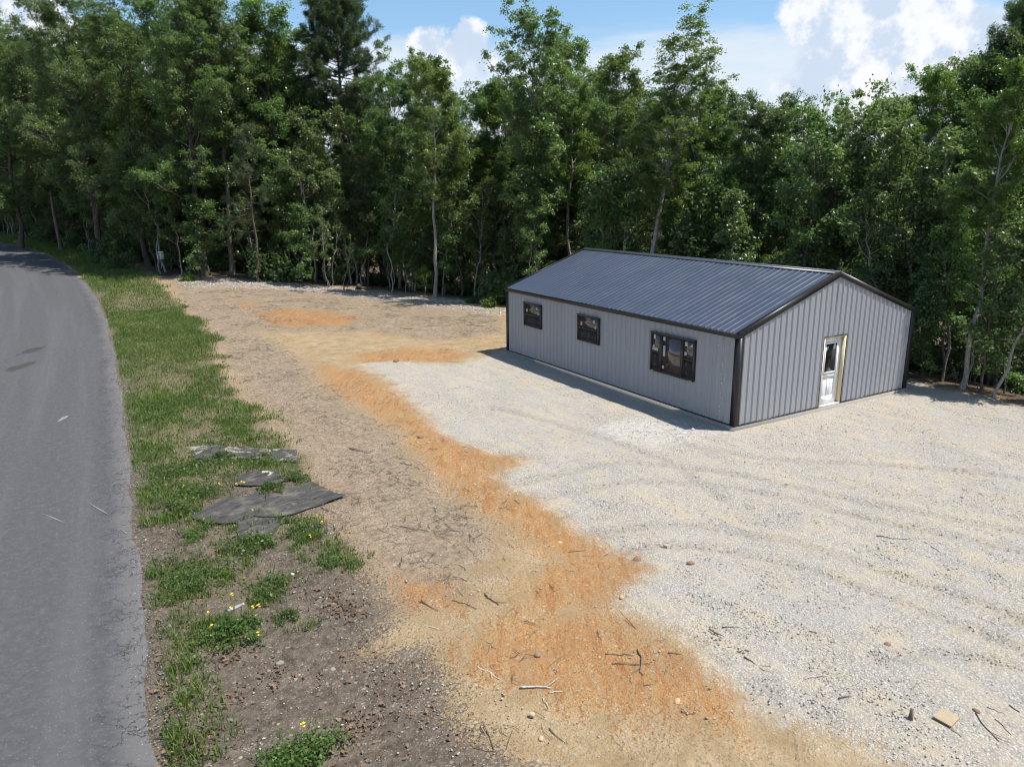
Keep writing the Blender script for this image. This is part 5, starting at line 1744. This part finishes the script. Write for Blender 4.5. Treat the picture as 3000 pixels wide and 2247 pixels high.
def build_small():
    M['mat'] = mat_sheet('weathered_sheet', False); M['mat_peel'] = mat_sheet('peeling_sheet', True)
    for k, (nm, _, b, lab, mt) in enumerate(MAT_DEF):
        slab(nm, MAT_POLYS[k], b, 0.007, M[mt], 0.026, k + 3, label=lab, category='sheet')
    slab('paper_scrap', MZ([(1292, 370), (1350, 366), (1385, 378), (1355, 404), (1290, 402)]), 0.037, 0.004, M['paper_old'], 0.004, 1, label='pale scrap of paper on the small weathered sheet', category='paper')
    slab('wood_board', poly_px([(2200 + a * .4507, 1500 + b * .4507) for a, b in ((1180, 1345), (1235, 1290), (1358, 1350), (1300, 1412))], 1.0), 0.045, 0.018,
         mat_simple('board', (0.36, 0.285, 0.19), 0.85, 0.2, 0.15, 9), 0.0, 2, label='square tan board lying on the gravel near the bottom right', category='board')
    # sticks
    Z8 = (1100, 1500, 0.5425); ZR = (2200, 1500, 0.4507); Z4 = (900, 800, 0.3622); ZM = (300, 1250, 0.3622)
    ST = [(Z8, 590, 450, 665, 505, 9, 'short thick dark stick lying on the tan soil'), (Z8, 415, 480, 545, 525, 5, 'thin bent stick left of the short thick one'), (Z8, 250, 475, 300, 520, 6, 'small stick at the edge of the brown soil'),
          (Z8, 800, 590, 875, 615, 6, 'small dark stick above the orange clay patch'), (Z8, 780, 950, 945, 955, 12, 'thickest pale stick lying level on the clay'), (Z8, 935, 978, 1010, 970, 8, 'stub of wood touching the thickest pale stick'),
          (Z8, 550, 840, 670, 905, 9, 'slanting stick left of the thickest pale one'), (Z8, 1415, 745, 1445, 885, 9, 'stick pointing at the camera across two thinner ones'), (Z8, 1240, 768, 1390, 775, 5, 'upper thin stick crossed by a thicker one'),
          (Z8, 1275, 822, 1490, 815, 5, 'lower thin stick crossed by a thicker one'), (Z8, 905, 1005, 935, 1060, 5, 'short twig below the thickest pale stick'), (Z8, 940, 1170, 1040, 1255, 3, 'long thin twig in the bottom foreground'),
          (Z8, 1400, 960, 1520, 985, 4, 'forked thin twig on the orange clay'), (Z8, 1650, 1080, 1730, 1090, 5, 'thin dark stick left of the tyre tracks'), (Z8, 1800, 635, 1880, 675, 9, 'thick dark stick at the gravel boundary'),
          (Z8, 1875, 625, 1965, 625, 5, 'thin level stick on the gravel'), (Z8, 1990, 785, 2150, 885, 8, 'long dark stick slanting over the gravel'), (Z8, 1950, 757, 1995, 750, 6, 'stubby stick left of the long slanting one'),
          (Z8, 1580, 762, 1650, 770, 6, 'dark stick on the right end of the clay'), (Z8, 570, 690, 655, 740, 6, 'stick crossed by a twig on the left of the clay'), (Z8, 600, 770, 640, 690, 5, 'twig crossing another on the left of the clay'),
          (Z8, 135, 80, 285, 105, 6, 'dark stick high on the brown littered soil'), (Z8, 185, 280, 265, 265, 5, 'thin stick beside a dark twig heap'), (Z8, 1040, 220, 1135, 210, 5, 'curved stick on the upper orange clay'),
          (Z8, 245, 615, 345, 635, 5, 'faint thin stick on pale soil left of the clay'), (Z8, 1200, 640, 1215, 690, 5, 'upright-looking twig in the middle of the clay'),
          (ZR, 815, 158, 1050, 185, 5, 'long thin stick on the gravel at right'), (ZR, 345, 1090, 515, 1060, 7, 'pale bleached branch on the gravel'), (ZR, 570, 1215, 655, 1200, 10, 'dark bark chunk on the gravel'),
          (ZR, 1460, 1310, 1610, 1495, 9, 'longest dark branch at the bottom right'), (ZR, 1585, 1350, 1690, 1450, 6, 'thinner branch right of the longest dark one'), (ZR, 1535, 1270, 1650, 1320, 6, 'short branch above the longest dark one'),
          (ZR, 1680, 1260, 1745, 1305, 9, 'thick stub near the right border'), (ZR, 1300, 1415, 1365, 1465, 4, 'twig poking out below the tan board'), (ZR, 1170, 225, 1230, 265, 4, 'small twig on the upper right gravel'),
          (ZR, 1035, 1345, 1055, 1310, 14, 'dark stub standing beside the tan board'),
          (Z4, 345, 1420, 520, 1455, 10, 'forked grey branch on the brown soil'), (Z4, 755, 1540, 860, 1560, 6, 'dark stick below the forked grey branch'), (Z4, 175, 1590, 240, 1580, 6, 'small stick left of the forked grey branch'),
          (Z4, 1290, 425, 1430, 430, 7, 'grey branch on the bank left of the building'), (Z4, 750, 450, 850, 455, 6, 'dark stick on the grey far soil'), (Z4, 950, 435, 1110, 438, 5, 'long thin stick on the far soil'),
          (ZM, 1530, 612, 1745, 580, 6, 'stick lying on the largest weathered sheet'), (ZM, 2000, 180, 2170, 220, 10, 'forked stick right of the long narrow sheet'), (ZM, 1770, 660, 1890, 700, 8, 'stick beside the corner of the largest sheet')]
    bk = mat_bark('stick_bark', (0.075, 0.060, 0.048), (0.20, 0.165, 0.13)); pale = mat_bark('bleached_wood', (0.36, 0.33, 0.29), (0.58, 0.55, 0.50))
    sr = np.random.default_rng(77)
    for (zz, x1, y1, x2, y2, th, lab) in ST:
        a = ground_px(zz[0] + x1 * zz[2], zz[1] + y1 * zz[2]); c = ground_px(zz[0] + x2 * zz[2], zz[1] + y2 * zz[2])
        dist = np.linalg.norm((a + c) / 2 - CAM)
        r = max(0.006, min(0.035, th * zz[2] * dist / FPX * 0.42))
        on = 0.050 if 'lying on the largest' in lab else 0.0
        n = 8; t = np.linspace(0, 1, n)
        ln = np.linalg.norm(c - a)
        side = unit(np.cross(c - a, (0, 0, 1.0)))
        w = np.cumsum(sr.normal(0, 1, n)); w -= np.linspace(w[0], w[-1], n); w *= 0.06 * ln / (abs(w).max() + 1e-6)
        P = a + np.outer(t, c - a) + np.outer(w, side)
        P[:, 2] = height(P[:, 0], P[:, 1]) + r * 0.8 + on + 0.008
        if 'stub standing' in lab:
            P = np.array([a + (0, 0, -0.03), a + (0.01, 0, 0.06), a + (0.03, 0.01, 0.13)]); t = np.linspace(0, 1, 3); n = 3; r = 0.03
        o = P.mean(0)
        mb = MB(); mb.tube(P - o, r * (1.1 - 0.55 * t) * sr.uniform(0.85, 1.15, n), 6)
        if ln > 0.35 and n == 8:
            for k in range(sr.integers(1, 3)):
                i = sr.integers(3, 7); sg = sr.choice([-1, 1])
                d = unit((c - a) / ln + side * sg * 0.9) * sr.uniform(0.08, 0.22) + np.array([0, 0, sr.uniform(0, 0.05)])
                mb.tube(np.array([P[i], P[i] + d * 0.5 + side * 0.01, P[i] + d]) - o, np.array([r * 0.5, r * 0.35, r * 0.2]), 4)
        mb.build('stick', pale if ('pale' in lab or 'bleached' in lab) else bk, None, True, label=lab, category='stick', group='sticks on the clearing').location = o
    # rocks
    RK = [(820, 1945, 30, 'grey angular rock on the dark soil', 'r'), (975, 1963, 24, 'flat rock right of the grey angular one', 'r'), (856, 1684, 20, 'pale smooth stone at the edge of the grass', 'p'), (1984, 2056, 28, 'tan rock beside the tyre tracks', 't'),
          (1642, 1592, 22, 'tan stone on the upper orange clay', 't'), (1865, 1641, 36, 'large crumbly clod of orange clay by the gravel', 'c'), (1821, 1752, 22, 'pale pink stone at the gravel tongue', 't'), (2022, 1652, 30, 'dark brown clod on the gravel', 'c'),
          (1585, 2165, 24, 'brown stone in the bottom foreground', 't'), (1558, 2095, 26, 'cream stone in the bottom foreground', 't'), (2030, 1260, 16, 'stone by the near corner of the building', 'p'), (1575, 1921, 26, 'orange stone in the middle of the clay', 'c'),
          (1235, 1283, 26, 'clod of orange clay at the narrow of the clay band', 'c'), (2860, 2085, 24, 'brown clod right of the bleached branch', 'c'), (2600, 1889, 22, 'reddish clod on the open gravel', 'c'), (1160, 1060, 26, 'far clod of dirt on orange clay', 'c'), (1950, 1600, 20, 'pebble where clay meets gravel', 't')]
    rm = {'r': mat_simple('grey_rock', (0.24, 0.22, 0.19), 0.9, 0.2, 0.3, 12, 0.4, 40), 'p': mat_simple('pale_rock', (0.50, 0.48, 0.45), 0.9, 0.2, 0.15, 12), 't': mat_simple('tan_rock', (0.44, 0.33, 0.21), 0.9, 0.2, 0.2, 12), 'c': mat_simple('clay_clod', (0.22, 0.15, 0.10), 0.95, 0.1, 0.25, 12, 0.5, 50)}
    import bmesh
    for k, (u, v, sz, lab, mt) in enumerate(RK):
        p = ground_px(u, v); s = sz * np.linalg.norm(p - CAM) / FPX * 0.36
        bm = bmesh.new(); bmesh.ops.create_icosphere(bm, subdivisions=2, radius=1.0)
        rg = np.random.default_rng(300 + k); f = rg.normal(0, 1, (5, 3)) * 1.6
        for q in bm.verts:
            c = np.array(q.co); g = 1 + 0.16 * sum(math.sin(float(c @ w) + i) for i, w in enumerate(f)) / 2
            q.co = Vector(c * g * s * np.array([1, 0.8, 0.62]))
        me = bpy.data.meshes.new('rock'); bm.to_mesh(me); bm.free()
        link('rock' if mt != 'c' else 'clay_clod', me, rm[mt], None, (p[0], p[1], p[2] + s * 0.25), label=lab, category='rock', group='stones and clods on the clearing').rotation_euler = (0, 0, k * 1.3)
    # small white sign on a thin post, before the woods
    p = ground_px(476, 800)
    sg = empty('sign', tuple(p), label='small white notice sign on a thin post before the dark woods', category='sign')
    face = unit(CAM - p); rot = math.atan2(face[0], -face[1])
    sg.rotation_euler = (0, 0, rot)
    mb = MB(); mb.tube([(0, 0, -0.2), (0, 0, 1.05)], [0.02, 0.018], 6); mb.build('post', M['steel'], sg)
    mb = MB(); mb.box(-0.22, 0.22, -0.035, -0.022, 0.95, 1.52); bd = mb.build('board', mat_simple('sign_white', (0.80, 0.80, 0.78), 0.6, 0.3, 0.06, 4), sg)
    mb = MB()
    for z in (1.40, 1.31, 1.22):
        mb.box(-0.17, -0.01, -0.039, -0.0355, z, z + 0.035); mb.box(0.03, 0.17, -0.039, -0.0355, z, z + 0.035)
    mb.build('lettering', mat_simple('sign_grey', (0.30, 0.30, 0.30), 0.7, 0.2, 0.05), bd, kind='stuff')
    # short log end at the clearing edge
    p = ground_px(1052, 850); lg = empty('log', tuple(p), label='short blackened log lying end-on at the clearing edge', category='log')
    mb = MB(); d = unit(np.array([CAM[0] - p[0], CAM[1] - p[1], 0])); mb.tube(np.array([(0, 0, 0.16) - d * 0.7, (0, 0, 0.16) - d * 0.2, (0, 0, 0.165) + d * 0.1]), np.array([0.18, 0.19, 0.185]), 12, True); mb.build('bark', M['bark_dark'], lg)
    mb = MB(); q = (0, 0, 0.165) + d * 0.103; mb.tube(np.array([q, q + d * 0.004]), np.array([0.13, 0.13]), 12, True); mb.build('cut_face', mat_simple('rotten_wood', (0.035, 0.028, 0.022), 0.95, 0.1, 0.3, 20), lg)
    # flattened clear bottle and pale litter in the weeds
    p = ground_px(400 + 800 * .3617, 1650 + 372 * .3617)
    bt = empty('plastic_bottle', tuple(p), label='flattened clear plastic bottle lying in the verge weeds', category='bottle'); bt.rotation_euler = (0, 0, 0.35)
    bmt, nt, b = material('clear_plastic'); pset(nt, b, color=(0.55, 0.58, 0.60), rough=0.15, spec=0.6); b.inputs['Transmission Weight'].default_value = 0.5
    mb = MB(); V, Q, T = tube(np.array([(-0.13, 0, .03), (-0.125, 0, .03), (-0.05, 0, .032), (0.03, 0, .03), (0.08, 0, .03), (0.11, 0, .03), (0.13, 0, .03)]), np.array([.02, .038, .036, .039, .036, .018, .016]), 10, True); V[:, 2] = 0.012 + (V[:, 2] - 0.0) * 0.6; mb.add(V, Q, T); mb.build('body', bmt, bt, True)
    mb = MB(); mb.tube([(0.131, 0, .03), (0.15, 0, .03)], [.019, .019], 10); mb.build('cap', M['white'], bt)
    # weeds and wildflowers one can pick out
    VAR['weed_a'] = gen_shrub('weed_a', 61, 0.34, 0.30, 1100, 0.040, 'weed', 11); VAR['weed_b'] = gen_shrub('weed_b', 62, 0.30, 0.30, 1000, 0.045, 'weed', 11); VAR['weed_c'] = gen_shrub('weed_c', 63, 0.42, 0.26, 900, 0.038, 'leaf_yellow', 9)
    for k in ('weed_a', 'weed_b', 'weed_c'):
        pass
    wz = lambda a, b: (300 + a * .36216, 1250 + b * .36216)
    w2 = lambda a, b: (400 + a * .3617, 1650 + b * .3617)
    WD = [(wz(590, 690), 'weed_c', 0.55, 'tallest bright weed clump left of the dark curled sheet'), (wz(490, 370), 'weed_a', 0.42, 'leafy weed clump midway between road and small sheet'), (wz(790, 540), 'weed_a', 0.42, 'weed clump above the dark curled sheet'),
          (wz(1345, 520), 'weed_b', 0.36, 'dark broad-leaved weed between small and largest sheets'), (wz(1250, 960), 'weed_b', 0.40, 'dense weed growing over the lowest sheet'), (wz(1120, 960), 'weed_a', 0.34, 'low weed left of the one over the lowest sheet'), (wz(1580, 420), 'weed_a', 0.36, 'weed clump right of the small sheet'),
          (wz(690, 1270), 'weed_a', 0.34, 'low weed patch nearest the road below the sheets'), (wz(1000, 1230), 'weed_c', 0.32, 'bright weed in the middle of the lower grass patch'), (wz(1600, 860), 'weed_a', 0.36, 'weed clump right of the lowest sheet'), (wz(1880, 1100), 'weed_b', 0.24, 'flat weed at the right tip of the grass'),
          (wz(960, 250), 'weed_b', 0.30, 'weed growing through the long narrow sheet'), (wz(1310, 250), 'weed_c', 0.34, 'grassy weed on the long narrow sheet'), (wz(760, 880), 'weed_a', 0.30, 'weed below the dark curled sheet'),
          (w2(760, 610), 'weed_b', 0.46, 'dense dark weed clump with yellow flowers in the lower verge'), (w2(600, 640), 'weed_c', 0.40, 'bright leafy weed left of the flowering clump'), (w2(1215, 440), 'weed_b', 0.26, 'small isolated weed on bare dark soil'), (w2(1385, 1560), 'weed_a', 0.42, 'weed with a yellow flower at the bottom border'),
          (w2(1230, 1640), 'weed_a', 0.34, 'weed cut by the bottom border'), (w2(1110, 230), 'weed_a', 0.34, 'weed at the right end of the lower grass patch'), (w2(380, 130), 'weed_a', 0.32, 'weed clump close to the asphalt edge'), (w2(280, 1400), 'weed_c', 0.26, 'sparse yellow-green weed by the asphalt at the bottom')]
    for (b, kind, H, lab) in WD:
        p = ground_px(*b)
        plant(kind, p[0], p[1], H * 0.8, lab, rot=random.uniform(0, 6.28), name='weed_clump', sxy=random.uniform(0.9, 1.25))
    ye = mat_simple('yellow_petal', (0.78, 0.56, 0.03), 0.6, 0.3, 0.1, 30); stm = M['weed']
    FL = [wz(660, 530), wz(960, 515), wz(1100, 510), wz(1135, 500), wz(1160, 492), wz(1225, 745), wz(1775, 830), wz(1695, 955), w2(1010, 425), w2(955, 445), w2(790, 435), w2(595, 500), w2(612, 590), w2(1005, 668), w2(1370, 1425), w2(790, 340)]
    FW_LAB = ['left of the tallest bright weed clump', 'above the dark curled sheet', 'below the small sheet, left of two others', 'middle of three below the small sheet', 'right of three below the small sheet', 'on the dark curled sheet',
              'right of the weeds by the lowest sheet', 'at the right tip of the lower grass', 'tallest, above the isolated weed', 'beside the tallest flower', 'right by the plastic bottle', 'left of the flowering clump', 'at the left side of the flowering clump',
              'lone on bare soil right of the clump', 'at the bottom border', 'just behind the plastic bottle']
    fm = []
    for v in range(2):
        rg = np.random.default_rng(90 + v); mb = MB()
        for k in range(3):
            c = np.array([rg.normal(0, .025), rg.normal(0, .025), 0.30 + rg.uniform(-.03, .05)])
            for j in range(5):
                a = j * 1.2566 + k; d = np.array([math.cos(a), math.sin(a), 0.35]); s2 = np.array([-math.sin(a), math.cos(a), 0]) * 0.012
                mb.add([c, c + d * 0.018 + s2, c + d * 0.036, c + d * 0.018 - s2], [(0, 1, 2, 3)])
        sm = MB(); sm.tube([(0, 0, -0.02), (0.01, 0.005, 0.15), (0, 0, 0.30)], [0.004, 0.003, 0.002], 4)
        fm.append((mb.mesh('bloom'), sm.mesh('stalk')))
        fm[-1][0].materials.append(ye); fm[-1][1].materials.append(mat_simple('stalk', (0.10, 0.16, 0.04), 0.6, 0.3))
    for k, b in enumerate(FL):
        p = ground_px(b[0], b[1] + 20)
        o = empty('wildflower', tuple(p), label='small yellow wildflower ' + FW_LAB[k], category='flower', group='yellow wildflowers in the verge')
        o.rotation_euler = (0, 0, k); o.scale = (0.62, 0.62, 0.95)
        for nm, me in (('bloom', fm[k % 2][0]), ('stem', fm[k % 2][1])):
            c = bpy.data.objects.new(nm, me); COL.objects.link(c); c.parent = o
    # chalky scuffs on the asphalt
    ch = mat_simple('chalk_scuff', (0.21, 0.21, 0.215), 0.9, 0.1, 0.2, 30)
    zr = lambda a, b: (a * 0.4527, 600 + b * 0.4527)
    for k, (q, lab) in enumerate((([zr(368, 1410), zr(400, 1380), zr(443, 1366), (198, 1224), (180, 1234)], 'pale scuff mark in the middle of the asphalt'), ([(127, 1507), (160, 1519), (197, 1536), (160, 1523)], 'thin double scratch on the near asphalt'),
                                  ([(255, 1472), (300, 1497), (326, 1514), (298, 1500)], 'long thin scratch near the asphalt edge'), ([(357, 1553), (366, 1560), (375, 1568), (365, 1563)], 'short scratch at the asphalt edge'))):
        P = poly_px(q, 1.0)
        slab('scuff_mark', P, 0.022, 0.003, ch, 0.0, k, label=lab, category='mark')


M['paper_old'] = mat_simple('old_paper', (0.38, 0.36, 0.31), 0.85, 0.15, 0.1, 20)
build_grass()
build_litter()
build_small()
